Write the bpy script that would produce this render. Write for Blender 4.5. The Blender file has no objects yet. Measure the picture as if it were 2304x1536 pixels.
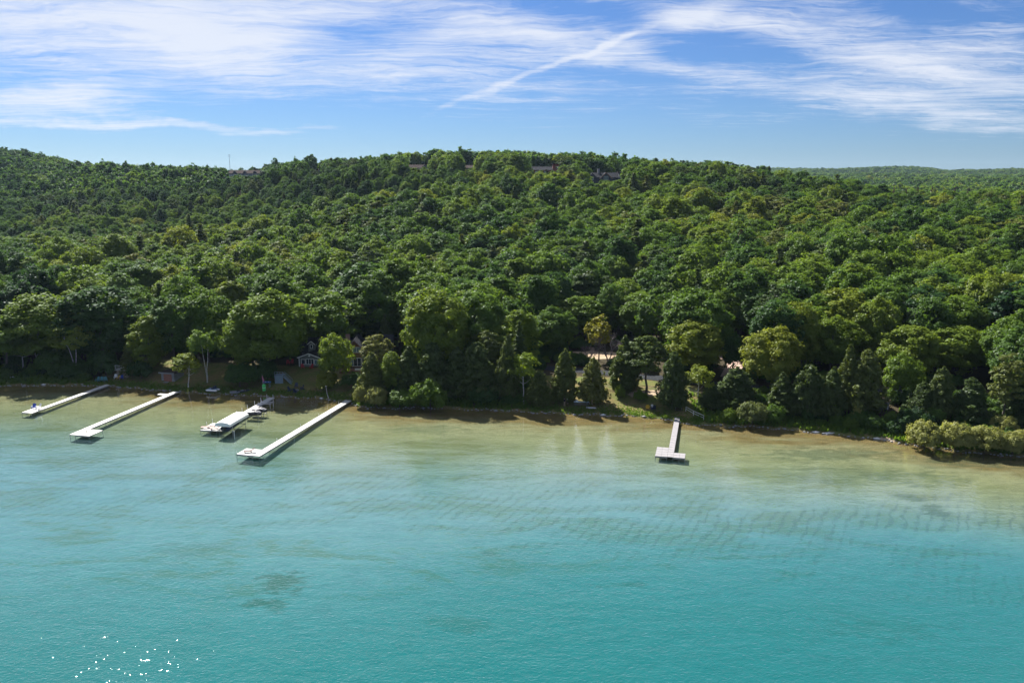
import bpy, bmesh, math, random
import numpy as np
from mathutils import Vector, Matrix

scene = bpy.context.scene
COL = scene.collection
R = math.radians

# ------------------------------------------------------------------ camera
FPX, PITCH, CAMH = 1792.0, R(11.6), 45.0
cam_d = bpy.data.cameras.new('camera'); cam = bpy.data.objects.new('camera', cam_d)
COL.objects.link(cam); scene.camera = cam
cam_d.sensor_width = 36.0; cam_d.lens = 36.0*FPX/2304.0
cam_d.clip_start = 0.5; cam_d.clip_end = 20000
cam.location = (0, 0, CAMH); cam.rotation_euler = (R(90)-PITCH, 0, 0)

def ray(px, py):
    a = (px-1152)/FPX; b = (768-py)/FPX
    return Vector((a, math.cos(PITCH)+b*math.sin(PITCH), -math.sin(PITCH)+b*math.cos(PITCH)))
def P(px, py, z=0.0):
    d = ray(px, py); s = (z-CAMH)/d.z
    return Vector((d.x*s, d.y*s, z))

# ------------------------------------------------------------------ exposure, sun, sky
scene.view_settings.view_transform = 'Standard'; scene.view_settings.look = 'None'
scene.view_settings.exposure = 1.38
scene.view_settings.gamma = 1.0
try: scene.view_settings.use_curve_mapping = False
except Exception: pass
scene.render.engine = 'CYCLES'
scene.cycles.use_denoising = True
scene.cycles.max_bounces = 8; scene.cycles.diffuse_bounces = 4; scene.cycles.glossy_bounces = 3
scene.cycles.transmission_bounces = 4; scene.cycles.transparent_max_bounces = 8
scene.cycles.sample_clamp_indirect = 4.0
scene.cycles.caustics_reflective = False; scene.cycles.caustics_refractive = False

SUN_AZ, SUN_EL = R(32), R(44.5)          # azimuth to the left of the view direction
sdir = Vector((-math.sin(SUN_AZ)*math.cos(SUN_EL), math.cos(SUN_AZ)*math.cos(SUN_EL), math.sin(SUN_EL)))
sun_d = bpy.data.lights.new('sun', 'SUN'); sun_d.energy = 5.0; sun_d.angle = R(0.53); sun_d.color = (1.0, 0.95, 0.86)
sun = bpy.data.objects.new('sun', sun_d); COL.objects.link(sun)
sun.rotation_euler = sdir.to_track_quat('Z', 'Y').to_euler(); sun.location = sdir*300

class NT:
    """small node-tree helper"""
    def __init__(s, tree): s.t = tree; s.t.nodes.clear()
    def n(s, typ, ins=None, **kw):
        nd = s.t.nodes.new(typ)
        for k, v in kw.items(): setattr(nd, k, v)
        for k, v in (ins or {}).items():
            sock = nd.inputs[k]
            if hasattr(v, 'is_output'): s.t.links.new(v, sock)
            elif hasattr(v, 'outputs'): s.t.links.new(v.outputs[0], sock)
            else: sock.default_value = v
        return nd
    def math(s, op, a, b=None, c=None, clamp=False):
        d = {0: a}
        if b is not None: d[1] = b
        if c is not None: d[2] = c
        return s.n('ShaderNodeMath', d, operation=op, use_clamp=clamp).outputs[0]
    def vmath(s, op, a, b=None):
        d = {0: a}
        if b is not None: d[1] = b
        return s.n('ShaderNodeVectorMath', d, operation=op)
    def noise(s, vec, scale, detail=2, rough=0.5, dist=0.0, lac=2.0):
        return s.n('ShaderNodeTexNoise', {'Vector': vec, 'Scale': scale, 'Detail': detail, 'Roughness': rough, 'Distortion': dist, 'Lacunarity': lac}).outputs[0]
    def ramp(s, fac, stops, interp='LINEAR'):
        nd = s.n('ShaderNodeValToRGB', {0: fac}); cr = nd.color_ramp; cr.interpolation = interp
        while len(cr.elements) < len(stops): cr.elements.new(0.5)
        for e, (p, c) in zip(cr.elements, stops):
            e.position = p; e.color = (c[0], c[1], c[2], 1) if not isinstance(c, (int, float)) else (c, c, c, 1)
        return nd.outputs[0]
    def mapr(s, v, a, b, c=0.0, d=1.0, kind='SMOOTHSTEP'):
        return s.n('ShaderNodeMapRange', {0: v, 1: a, 2: b, 3: c, 4: d}, interpolation_type=kind, clamp=True).outputs[0]
    def mix(s, fac, a, b, blend='MIX'):
        nd = s.n('ShaderNodeMix', data_type='RGBA', blend_type=blend, clamp_factor=True)
        for i, v in ((0, fac), (6, a), (7, b)):
            if hasattr(v, 'is_output'): s.t.links.new(v, nd.inputs[i])
            else: nd.inputs[i].default_value = v if isinstance(v, (int, float)) else (v[0], v[1], v[2], 1)
        return nd.outputs[2]
    def map(s, vec, loc=(0,0,0), rot=(0,0,0), scl=(1,1,1), vt='POINT'):
        return s.n('ShaderNodeMapping', {'Vector': vec, 'Location': loc, 'Rotation': rot, 'Scale': scl}, vector_type=vt).outputs[0]
    def attr(s, name, typ='GEOMETRY'):
        return s.n('ShaderNodeAttribute', attribute_name=name, attribute_type=typ)

world = bpy.data.worlds.new('World'); scene.world = world; world.use_nodes = True
world.cycles.sampling_method = 'MANUAL'; world.cycles.sample_map_resolution = 512
w = NT(world.node_tree)
sky = w.n('ShaderNodeTexSky', sky_type='NISHITA', sun_disc=False, sun_elevation=SUN_EL, sun_rotation=-SUN_AZ,
          altitude=200, air_density=1.0, dust_density=0.25, ozone_density=2.5)
geo = w.n('ShaderNodeTexCoord').outputs['Generated']
sep = w.n('ShaderNodeSeparateXYZ', {0: geo})
dx, dy, dz = sep.outputs
# cirrus on a high flat layer: plane coordinates of the direction
zc = w.math('MAXIMUM', w.math('ADD', dz, 0.05), 0.02)
pl = w.n('ShaderNodeCombineXYZ', {0: w.math('DIVIDE', dx, zc), 1: w.math('DIVIDE', dy, zc), 2: 0.0}).outputs[0]
# frontal coordinates (azimuth and elevation tangents) for the large cloud bodies
yc = w.math('MAXIMUM', dy, 0.05)
fr = w.n('ShaderNodeCombineXYZ', {0: w.math('DIVIDE', dx, yc), 1: w.math('DIVIDE', dz, yc), 2: 0.0}).outputs[0]
front = w.mapr(dy, 0.05, 0.3)
warp = w.n('ShaderNodeTexNoise', {'Vector': pl, 'Scale': 0.55, 'Detail': 3.0, 'Roughness': 0.5})
wv = w.vmath('SCALE', w.vmath('SUBTRACT', warp.outputs['Color'], (0.5, 0.5, 0.5)).outputs[0]); wv.inputs[3].default_value = 0.8
warp2 = w.n('ShaderNodeTexNoise', {'Vector': pl, 'Scale': 2.1, 'Detail': 4.0, 'Roughness': 0.55})
wv2 = w.vmath('SCALE', w.vmath('SUBTRACT', warp2.outputs['Color'], (0.5, 0.5, 0.5)).outputs[0]); wv2.inputs[3].default_value = 0.42
plw = w.vmath('ADD', w.vmath('ADD', pl, wv.outputs[0]).outputs[0], wv2.outputs[0]).outputs[0]
st1 = w.noise(w.map(plw, rot=(0, 0, R(-66)), scl=(0.75, 2.8, 1)), 1.0, 8, 0.64)
st2 = w.noise(w.map(plw, loc=(3, 1, 0), rot=(0, 0, R(-70)), scl=(2.2, 10, 1)), 1.0, 6, 0.62)
st3 = w.noise(w.map(plw, loc=(5, 9, 0), rot=(0, 0, R(-62)), scl=(7.0, 30, 1)), 1.0, 4, 0.6)
puff = w.noise(w.map(plw, loc=(7, 2, 0), scl=(1.7, 1.7, 1)), 1.0, 6, 0.6)
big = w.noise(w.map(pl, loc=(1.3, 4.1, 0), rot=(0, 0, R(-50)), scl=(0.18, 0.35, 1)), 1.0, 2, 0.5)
frw = w.vmath('SCALE', w.vmath('SUBTRACT', w.n('ShaderNodeTexNoise', {'Vector': fr, 'Scale': 9.0, 'Detail': 4.0, 'Roughness': 0.6}).outputs['Color'], (0.5, 0.5, 0.5)).outputs[0])
frw.inputs[3].default_value = 0.035
frd = w.vmath('ADD', fr, frw.outputs[0]).outputs[0]
def cloud_body(px, py, lx, ly, ang, amp, v=None):
    d = ray(px, py); u0, v0 = d.x/d.y, d.z/d.y
    m = w.vmath('SUBTRACT', v or frd, (u0, v0, 0)).outputs[0]
    m = w.map(m, rot=(0, 0, R(ang)))
    m = w.vmath('MULTIPLY', m, (FPX/lx, FPX/ly, 0)).outputs[0]
    ln = w.n('ShaderNodeVectorMath', {0: m}, operation='LENGTH').outputs['Value']
    return w.mapr(ln, 0.15, 1.25, amp, 0.0)
bodies = [(100, -620, 1300, 620, 4, .55), (180, 60, 760, 150, 8, .52), (560, 110, 330, 100, 14, .28), (90, 228, 260, 42, -3, .62), (330, 281, 560, 15, 1, .66),  # first body lies above the view, added to brighten the water's reflection
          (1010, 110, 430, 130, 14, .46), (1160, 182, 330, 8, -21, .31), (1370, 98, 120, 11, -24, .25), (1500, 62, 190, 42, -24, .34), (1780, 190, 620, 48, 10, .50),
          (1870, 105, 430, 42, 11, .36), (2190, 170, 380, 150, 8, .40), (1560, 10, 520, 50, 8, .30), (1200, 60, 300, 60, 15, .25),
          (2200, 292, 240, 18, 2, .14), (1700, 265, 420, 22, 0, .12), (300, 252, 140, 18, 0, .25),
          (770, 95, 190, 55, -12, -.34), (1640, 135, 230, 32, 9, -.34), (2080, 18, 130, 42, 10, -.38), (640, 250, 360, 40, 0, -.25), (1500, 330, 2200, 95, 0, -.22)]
acc = None
for b in bodies:
    c = cloud_body(*b)
    acc = c if acc is None else w.math('ADD', acc, c)
ambient = w.mapr(big, 0.35, 0.7, 0.22, 0.72)  # unseen cirrus overhead and behind the camera, thickened to add fill light
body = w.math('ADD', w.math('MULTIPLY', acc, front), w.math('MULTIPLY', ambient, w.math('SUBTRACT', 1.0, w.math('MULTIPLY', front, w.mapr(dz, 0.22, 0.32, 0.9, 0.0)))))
tex = w.math('ADD', w.math('ADD', w.math('MULTIPLY', st1, 0.42), w.math('MULTIPLY', st3, 0.17)), w.math('ADD', w.math('MULTIPLY', st2, 0.28), w.math('MULTIPLY', puff, 0.22)))
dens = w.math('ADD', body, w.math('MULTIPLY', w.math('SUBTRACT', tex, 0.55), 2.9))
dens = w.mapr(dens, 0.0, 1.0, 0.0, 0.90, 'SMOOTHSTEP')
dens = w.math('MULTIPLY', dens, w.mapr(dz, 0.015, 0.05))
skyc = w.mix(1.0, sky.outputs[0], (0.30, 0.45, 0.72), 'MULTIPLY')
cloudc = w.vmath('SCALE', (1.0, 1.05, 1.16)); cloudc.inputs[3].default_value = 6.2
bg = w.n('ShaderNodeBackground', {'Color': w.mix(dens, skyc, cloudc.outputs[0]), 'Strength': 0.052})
w.n('ShaderNodeOutputWorld', {0: bg.outputs[0]})

# ------------------------------------------------------------------ object helpers
def link(o, parent=None):
    COL.objects.link(o)
    if parent is not None: o.parent = parent
    return o
def tag(o, label=None, cat=None, group=None, kind=None):
    if label: o['label'] = label
    if cat: o['category'] = cat
    if group: o['group'] = group
    if kind: o['kind'] = kind
    return o
def empty(name, loc, rz=0.0, scale=(1, 1, 1)):
    o = bpy.data.objects.new(name, None); o.empty_display_size = 0.3
    o.location = loc; o.rotation_euler = (0, 0, rz); o.scale = scale
    return link(o)
def np_mesh(name, verts, faces, mat=None, smooth=False, fattr=None, vattr=None):
    """faces: (n,k) int array with fixed k"""
    verts = np.asarray(verts, np.float32); faces = np.asarray(faces, np.int32)
    me = bpy.data.meshes.new(name); k = faces.shape[1]; n = len(faces)
    me.vertices.add(len(verts)); me.vertices.foreach_set('co', verts.ravel())
    me.loops.add(n*k); me.loops.foreach_set('vertex_index', faces.ravel())
    me.polygons.add(n); me.polygons.foreach_set('loop_start', np.arange(0, n*k, k, dtype=np.int32))
    try: me.polygons.foreach_set('loop_total', np.full(n, k, np.int32))
    except Exception: pass
    if smooth: me.polygons.foreach_set('use_smooth', np.ones(n, bool))
    me.update(calc_edges=True)
    for nm, arr in (fattr or {}).items():
        a = me.attributes.new(nm, 'FLOAT', 'FACE'); a.data.foreach_set('value', np.asarray(arr, np.float32))
    for nm, arr in (vattr or {}).items():
        a = me.attributes.new(nm, 'FLOAT', 'POINT'); a.data.foreach_set('value', np.asarray(arr, np.float32))
    if mat: me.materials.append(mat)
    return me
def obj(name, me, parent=None, loc=(0, 0, 0), rot=(0, 0, 0)):
    o = bpy.data.objects.new(name, me); o.location = loc; o.rotation_euler = rot
    return link(o, parent)

class MB:
    """collects boxes, tubes, prisms into one mesh"""
    def __init__(s): s.v = []; s.f = []
    def poly(s, vs, fs):
        b = len(s.v); s.v += [tuple(q) for q in vs]; s.f += [[b+i for i in f] for f in fs]; return s
    def box(s, c, d, rz=0.0, rx=0.0, ry=0.0):
        m = Matrix.Translation(Vector(c)) @ Matrix.Rotation(rz, 4, 'Z') @ Matrix.Rotation(ry, 4, 'Y') @ Matrix.Rotation(rx, 4, 'X')
        vs = [m @ Vector((x*d[0]/2, y*d[1]/2, z*d[2]/2)) for z in (-1, 1) for y in (-1, 1) for x in (-1, 1)]
        return s.poly(vs, [(0, 2, 3, 1), (4, 5, 7, 6), (0, 1, 5, 4), (2, 6, 7, 3), (0, 4, 6, 2), (1, 3, 7, 5)])
    def bar(s, a, b, wd, ht=None):
        a = Vector(a); b = Vector(b); ht = ht or wd; d = (b-a); L = d.length; q = d.to_track_quat('Y', 'Z').to_matrix().to_4x4()
        m = Matrix.Translation((a+b)/2) @ q
        vs = [m @ Vector((x*wd/2, y*L/2, z*ht/2)) for z in (-1, 1) for y in (-1, 1) for x in (-1, 1)]
        return s.poly(vs, [(0, 2, 3, 1), (4, 5, 7, 6), (0, 1, 5, 4), (2, 6, 7, 3), (0, 4, 6, 2), (1, 3, 7, 5)])
    def tube(s, pts, rad, n=8, cap=True):
        pts = [Vector(q) for q in pts]; rad = [rad]*len(pts) if isinstance(rad, (int, float)) else rad
        rings = []
        for i, q in enumerate(pts):
            d = (pts[min(i+1, len(pts)-1)]-pts[max(i-1, 0)]).normalized()
            x = d.orthogonal().normalized() if abs(d.z) < .95 else Vector((1, 0, 0)); x = (x-d*x.dot(d)).normalized(); y = d.cross(x)
            rings.append([q+(x*math.cos(2*math.pi*k/n)+y*math.sin(2*math.pi*k/n))*rad[i] for k in range(n)])
        vs = [p for r in rings for p in r]; fs = []
        for i in range(len(pts)-1):
            for k in range(n): fs.append((i*n+k, i*n+(k+1) % n, (i+1)*n+(k+1) % n, (i+1)*n+k))
        if cap: fs.append(tuple(reversed(range(n)))); fs.append(tuple(range((len(pts)-1)*n, len(pts)*n)))
        return s.poly(vs, fs)
    def lathe(s, prof, c=(0, 0, 0), n=14):
        vs = [(c[0]+r*math.cos(2*math.pi*k/n), c[1]+r*math.sin(2*math.pi*k/n), c[2]+z) for r, z in prof for k in range(n)]
        fs = [(i*n+k, i*n+(k+1) % n, (i+1)*n+(k+1) % n, (i+1)*n+k) for i in range(len(prof)-1) for k in range(n)]
        fs.append(tuple(reversed(range(n)))); fs.append(tuple(range((len(prof)-1)*n, len(prof)*n)))
        return s.poly(vs, fs)
    def loft(s, rings, close=True):
        n = len(rings[0]); vs = [p for r in rings for p in r]
        fs = [(i*n+k, i*n+(k+1) % n, (i+1)*n+(k+1) % n, (i+1)*n+k) for i in range(len(rings)-1) for k in range(n)]
        if close: fs.append(tuple(reversed(range(n)))); fs.append(tuple(range((len(rings)-1)*n, len(rings)*n)))
        return s.poly(vs, fs)
    def mesh(s, name, mat, smooth=False):
        me = bpy.data.meshes.new(name); me.from_pydata(s.v, [], s.f); me.update()
        bm = bmesh.new(); bm.from_mesh(me); bmesh.ops.recalc_face_normals(bm, faces=bm.faces); bm.to_mesh(me); bm.free()
        if smooth:
            for p in me.polygons: p.use_smooth = True
        me.materials.append(mat); return me
    def build(s, name, mat, parent=None, loc=(0, 0, 0), rot=(0, 0, 0), smooth=False):
        return obj(name, s.mesh(name, mat, smooth), parent, loc, rot)

# ------------------------------------------------------------------ materials
MATS = {}
def plain(name, col, rough=0.6, metal=0.0, var=0.12, scale=3.0, spec=0.4, col2=None):
    """base colour with procedural wear"""
    if name in MATS: return MATS[name]
    m = bpy.data.materials.new(name); m.use_nodes = True; t = NT(m.node_tree)
    pos = t.n('ShaderNodeTexCoord').outputs['Object']
    nz = t.noise(pos, scale, 5, 0.6)
    c2 = col2 or tuple(max(0, c*(1-2.2*var)) for c in col)
    colr = t.ramp(nz, [(0.32, c2), (0.62, col)])
    b = t.n('ShaderNodeBsdfPrincipled', {'Base Color': colr, 'Roughness': rough, 'Metallic': metal, 'Specular IOR Level': spec})
    t.n('ShaderNodeOutputMaterial', {0: b.outputs[0]}); MATS[name] = m; return m
def leaf_mat(name, stops, transl=0.52, gloss=0.010):
    m = bpy.data.materials.new(name); m.use_nodes = True; t = NT(m.node_tree)
    tint = t.attr('tint', 'INSTANCER').outputs['Fac']
    lf = t.attr('lf').outputs['Fac']
    rnd = t.n('ShaderNodeObjectInfo').outputs['Random']
    f = t.math('ADD', tint, t.math('MULTIPLY', t.math('SUBTRACT', lf, 0.5), 0.16))
    f = t.math('ADD', f, t.math('MULTIPLY', t.math('SUBTRACT', rnd, 0.5), 0.10))
    col = t.ramp(f, stops)
    d = t.n('ShaderNodeBsdfDiffuse', {0: col})
    tr = t.n('ShaderNodeBsdfTranslucent', {0: t.mix(1.0, col, (1.25, 1.25, 0.55), 'MULTIPLY')})
    g = t.n('ShaderNodeBsdfGlossy', {0: (0.9, 0.95, 1.0, 1), 'Roughness': 0.45})
    m1 = t.n('ShaderNodeMixShader', {0: transl, 1: d.outputs[0], 2: tr.outputs[0]})
    m2 = t.n('ShaderNodeMixShader', {0: gloss, 1: m1.outputs[0], 2: g.outputs[0]})
    t.n('ShaderNodeOutputMaterial', {0: m2.outputs[0]}); return m
LEAF = leaf_mat('broadleaf_foliage', [(0.0, (.027, .068, .025)), (0.3, (.058, .120, .025)), (0.55, (.104, .176, .025)), (0.8, (.152, .212, .027)), (1.0, (.212, .232, .034))])
CONI = leaf_mat('conifer_foliage', [(0.0, (.032, .060, .026)), (0.4, (.075, .108, .032)), (0.75, (.115, .138, .036)), (1.0, (.155, .165, .045))], transl=0.36)
WILL = leaf_mat('willow_foliage', [(0.0, (.06, .10, .04)), (0.5, (.215, .235, .075)), (1.0, (.29, .30, .10))], transl=0.48)
DEADC = leaf_mat('browned_needles', [(0.0, (.05, .035, .025)), (0.5, (.095, .066, .045)), (1.0, (.15, .11, .08))], transl=.2)
YELL = leaf_mat('yellowing_foliage', [(0.0, (.12, .13, .02)), (0.5, (.20, .195, .03)), (1.0, (.28, .25, .05))])
BARK = plain('grey_brown_bark', (.11, .095, .08), .9, scale=4, var=.2)
BIRCH = plain('white_birch_bark', (.62, .60, .56), .7, scale=5, col2=(.16, .15, .14))
DEADW = plain('bare_grey_wood', (.20, .165, .17), .9, scale=4)

# ------------------------------------------------------------------ terrain
SHORE_PX = [(0,868),(120,867),(240,868),(330,876),(400,882),(520,888),(620,892),(720,897),(775,903),(800,912),(830,918),(900,919),(1000,919),(1150,925),(1250,930),(1400,935),(1480,942),(1560,955),(1620,958),(1700,961),(1780,967),(1850,975),(1960,986),(2040,999),(2140,1014),(2220,1021),(2304,1027)]
_sp = [P(*q) for q in SHORE_PX]
SX = np.array([-3000, -700, -180] + [q.x for q in _sp] + [130, 400, 3000], float)
SY = np.array([260, 200, 172] + [q.y for q in _sp] + [114, 70, -300], float)
def yshore(X):
    X = np.asarray(X, float)
    return np.interp(X, SX, SY) + 0.35*np.sin(X*0.9) + 0.25*np.sin(X*2.3+1.0)
TU = np.array([-2.0, -.66, -.43, -.2, 0.0, .25, .48, .65, 2.0])
TY = np.array([150, 180, 220, 260, 310, 360, 410, 460, 520, 600, 700, 800, 1000, 1500, 2500, 4500], float)
TZ = np.array([
 [0, 3, 3, 3, 4, 6, 9, 14, 22, 34, 50, 64, 60, 60, 70, 80],
 [0, 3, 3, 3, 3, 4, 7, 12, 20, 32, 49, 64, 50, 30, 55, 60],
 [0, 3, 3, 3, 4, 6, 10, 17, 28, 40, 38, 26, 18, 20, 25, 35],
 [0, 3, 3, 5, 9, 15, 25, 37, 46, 49, 40, 25, 15, 20, 25, 40],
 [0, 3.5, 3.5, 6, 11, 18, 28, 40, 47, 49, 38, 24, 15, 20, 25, 40],
 [0, 3.5, 5, 8, 15, 23, 32, 38, 38, 30, 22, 19, 20, 24, 46, 45],
 [0, 4, 7, 11, 16, 20, 22, 19, 15, 13, 14, 18, 22, 26, 63, 52],
 [0, 4, 7, 11, 16, 20, 21, 19, 15, 13, 14, 19, 24, 26, 49, 50],
 [0, 4, 7, 11, 16, 20, 22, 22, 22, 22, 22, 24, 30, 40, 60, 60]], float)
TYl = np.log(TY)
def hill(X, Y):
    X = np.asarray(X, float); Y = np.maximum(np.asarray(Y, float), 60.0)
    u = np.clip(X/Y, -1.99, 1.99); yl = np.clip(np.log(Y), TYl[0], TYl[-1]-1e-6)
    i = np.clip(np.searchsorted(TU, u, 'right')-1, 0, len(TU)-2); j = np.clip(np.searchsorted(TYl, yl, 'right')-1, 0, len(TY)-2)
    a = (u-TU[i])/(TU[i+1]-TU[i]); b = (yl-TYl[j])/(TYl[j+1]-TYl[j])
    a = a*a*(3-2*a)*.5+a*.5
    return TZ[i, j]*(1-a)*(1-b)+TZ[i+1, j]*a*(1-b)+TZ[i, j+1]*(1-a)*b+TZ[i+1, j+1]*a*b
def gz(X, Y):
    X = np.asarray(X, float); Y = np.asarray(Y, float); t = Y-yshore(X)
    land = np.interp(t, [0, .5, 1.2, 5, 12, 18, 30, 60], [0, .30, .45, .85, 2.5, 3.3, 3.7, 3.8])
    k = np.clip((t-22)/40, 0, 1); k = k*k*(3-2*k)
    far = np.clip((Y-600)/900, 0, 1)
    und = 1.0*np.sin(X*.045+1)*np.sin(Y*.05)+6*far*np.sin(X*.012+2)*np.sin(Y*.009+X*.004)+ far*13*np.sin(X*.0043+.6)*np.cos(Y*.003)
    land = land+k*(np.maximum(hill(X, Y)-3.8, 0)+und*np.clip((t-30)/60, 0, 1))
    s = -t
    d1 = np.interp(s, [0, .6, 5, 14, 28, 45, 70, 400], [0, .08, .18, .30, .52, 1.15, 1.9, 2.8])
    drop = np.clip((101+5*np.sin(X*.05)+3*np.sin(X*.13+1)-Y+0.05*X)/34, 0, 1); drop = drop*drop*(3-2*drop)
    deep = d1+drop*2.6+np.clip((70-Y)/80, 0, 4)*1.6
    return np.where(t >= 0, land, -deep*np.clip(s/4, 0, 1) - d1*(1-np.clip(s/4, 0, 1)))
def G(X, Y): return float(gz(X, Y))
def ground_at(px, py):
    """first hit of the pixel's line of sight with the ground"""
    d = ray(px, py); o = Vector((0, 0, CAMH)); lo, step = 60.0, 1.0
    s = lo
    while s < 4000:
        q = o+d*s
        if q.z <= max(G(q.x, q.y), 0.0):
            a, b = s-step, s
            for _ in range(25):
                m = (a+b)/2; q = o+d*m
                if q.z <= max(G(q.x, q.y), 0.0): b = m
                else: a = m
            q = o+d*b; return Vector((q.x, q.y, G(q.x, q.y)))
        step = max(0.5, s*0.004); s += step
    q = o+d*4000; return Vector((q.x, q.y, G(q.x, q.y)))

def grid_mesh(name, xs, ts, mat, zfun, yfun, smooth=True, vattr=None):
    X, T = np.meshgrid(xs, ts); Y = yfun(X, T); Z = zfun(X, Y)
    v = np.stack([X, Y, Z], -1).reshape(-1, 3); nx, nt = len(xs), len(ts)
    idx = np.arange(nx*nt).reshape(nt, nx)
    f = np.stack([idx[:-1, :-1], idx[:-1, 1:], idx[1:, 1:], idx[1:, :-1]], -1).reshape(-1, 4)
    return np_mesh(name, v, f, mat, smooth, vattr={k: fn(X, Y).ravel() for k, fn in (vattr or {}).items()})
near_x = np.arange(-150, 150.1, 1.25)
xs = np.concatenate([-150-np.geomspace(2, 3300, 60)[::-1], near_x, 150+np.geomspace(2, 3300, 60)])

def mask_lawn(X, Y):
    t = Y-yshore(X)
    a = np.clip((X+95)/4, 0, 1)*np.clip((-29-X)/3, 0, 1)*np.clip((18-t)/5, 0, 1)
    b = np.clip((X+2)/5, 0, 1)*np.clip((40-X)/4, 0, 1)*np.clip((19-t)/3, 0, 1)
    c = np.clip((X-55)/5, 0, 1)*np.clip((6-t)/3, 0, 1)
    e = np.clip((4-t)/3, 0, 1)*.8
    return np.maximum.reduce([a, b, c, e])
def mask_dirt(X, Y):
    return np.clip(1.3-np.hypot((X-17)/11, (Y-185)/4.5), 0, 1)*1.5+np.clip(1.2-np.hypot((X-66)/3.2, (Y-133.5)/1.2), 0, 1)*1.6+np.clip(1.15-np.hypot((X-27)/8, (Y-156.5)/2.2), 0, 1)*.9
gm = bpy.data.materials.new('forest_floor_and_lawn'); gm.use_nodes = True; t = NT(gm.node_tree)
pos = t.n('ShaderNodeNewGeometry').outputs['Position']
n1 = t.noise(pos, 0.35, 5, 0.6); n2 = t.noise(pos, 2.5, 4, 0.6); n3 = t.noise(pos, 0.12, 3, 0.5)
floor_c = t.ramp(n2, [(0.3, (.022, .020, .012)), (0.55, (.050, .040, .024)), (0.75, (.045, .055, .020))])
lawn_c = t.mix(t.mapr(n1, .35, .65), t.ramp(n2, [(.3, (.075, .105, .028)), (.7, (.125, .145, .038))]), t.ramp(n2, [(.3, (.13, .105, .045)), (.7, (.19, .15, .065))]))
dirt_c = t.ramp(n1, [(.3, (.30, .22, .15)), (.7, (.46, .36, .26))])
lw = t.mapr(t.math('ADD', t.attr('lawn').outputs['Fac'], t.math('MULTIPLY', t.math('SUBTRACT', n1, .5), .8)), .35, .65)
dw = t.mapr(t.math('ADD', t.attr('dirt').outputs['Fac'], t.math('MULTIPLY', t.math('SUBTRACT', n1, .5), .9)), .45, .7)
c = t.mix(dw, t.mix(lw, floor_c, lawn_c), dirt_c)
bmp = t.n('ShaderNodeBump', {'Height': n2, 'Distance': 0.15, 'Strength': 0.7})
b = t.n('ShaderNodeBsdfPrincipled', {'Base Color': c, 'Roughness': .95, 'Specular IOR Level': .1, 'Normal': bmp.outputs[0]})
t.n('ShaderNodeOutputMaterial', {0: b.outputs[0]})
ts = np.concatenate([np.array([0, .25, .5, .8, 1.2, 1.8, 2.5]), np.arange(3.25, 40, 1.25), 40+np.geomspace(1.5, 5200, 150)])
tag(obj('ground', grid_mesh('ground', xs, ts, gm, gz, lambda X, T: yshore(X)+T, vattr={'lawn': mask_lawn, 'dirt': mask_dirt})), kind='structure')

# lake bed
bm_ = bpy.data.materials.new('sandy_lake_bed'); bm_.use_nodes = True; t = NT(bm_.node_tree)
pos = t.n('ShaderNodeNewGeometry').outputs['Position']
shd = t.attr('shore_dist').outputs['Fac']; dep = t.attr('depth').outputs['Fac']
str_ = t.map(pos, rot=(0, 0, R(8)), scl=(.06, .22, 1))
pA = t.noise(str_, 1.0, 6, .62, .6); pB = t.noise(t.map(pos, scl=(.35, .9, 1)), 1.0, 6, .7, .4); pC = t.noise(t.map(pos, loc=(40, 3, 0), scl=(.03, .09, 1)), 1.0, 3, .5)
sand = t.ramp(pB, [(.3, (.155, .142, .078)), (.7, (.245, .225, .125))])
brown = t.ramp(pB, [(.3, (.09, .060, .021)), (.7, (.165, .108, .040))])
edge = t.mapr(t.math('ADD', shd, t.math('MULTIPLY', t.math('SUBTRACT', pA, .5), 30)), 2.0, 13.0, 1.0, 0.0)
sand = t.mix(t.mapr(shd, 14, 46), sand, t.ramp(pB, [(.3, (.13, .155, .17)), (.7, (.20, .225, .235))]))
c = t.mix(t.math('MULTIPLY', edge, .85), sand, brown)
weed = t.mapr(t.math('ADD', t.math('MULTIPLY', pA, .6), t.math('MULTIPLY', pB, .42)), .50, .62)
weed = t.math('MULTIPLY', weed, t.mapr(shd, 10, 20)); weed = t.math('MULTIPLY', weed, t.mapr(dep, 2.2, 3.0, .62, .12))
c = t.mix(weed, c, (.10, .095, .035))
# slanting sand ridges on the bar before the drop-off
wv1 = t.n('ShaderNodeTexWave', {'Vector': t.map(pos, rot=(0, 0, R(47)), scl=(1, .6, 1)), 'Scale': .25, 'Distortion': 6.0, 'Detail': 4.0, 'Detail Scale': 1.6, 'Detail Roughness': .6}, wave_type='BANDS', bands_direction='X').outputs[1]
sepp = t.n('ShaderNodeSeparateXYZ', {0: pos}); X_, Y_ = sepp.outputs[0], sepp.outputs[1]
yy = t.math('ADD', Y_, t.math('ADD', t.math('MULTIPLY', X_, .12), t.math('MULTIPLY', t.math('SUBTRACT', pC, .5), 26)))
bar = t.math('MULTIPLY', t.mapr(yy, 92, 100), t.mapr(yy, 108, 122, 1, 0))
rid = t.math('MULTIPLY', t.math('MULTIPLY', t.mapr(wv1, .62, .97), bar), t.math('MULTIPLY', t.mapr(pA, .40, .58), t.mapr(pB, .30, .55)))
c = t.mix(t.math('MULTIPLY', rid, .60), c, (.045, .055, .06))
c = t.mix(t.math('MULTIPLY', t.math('MULTIPLY', bar, t.mapr(pA, .42, .6)), .42), c, (.14, .15, .12))
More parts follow.
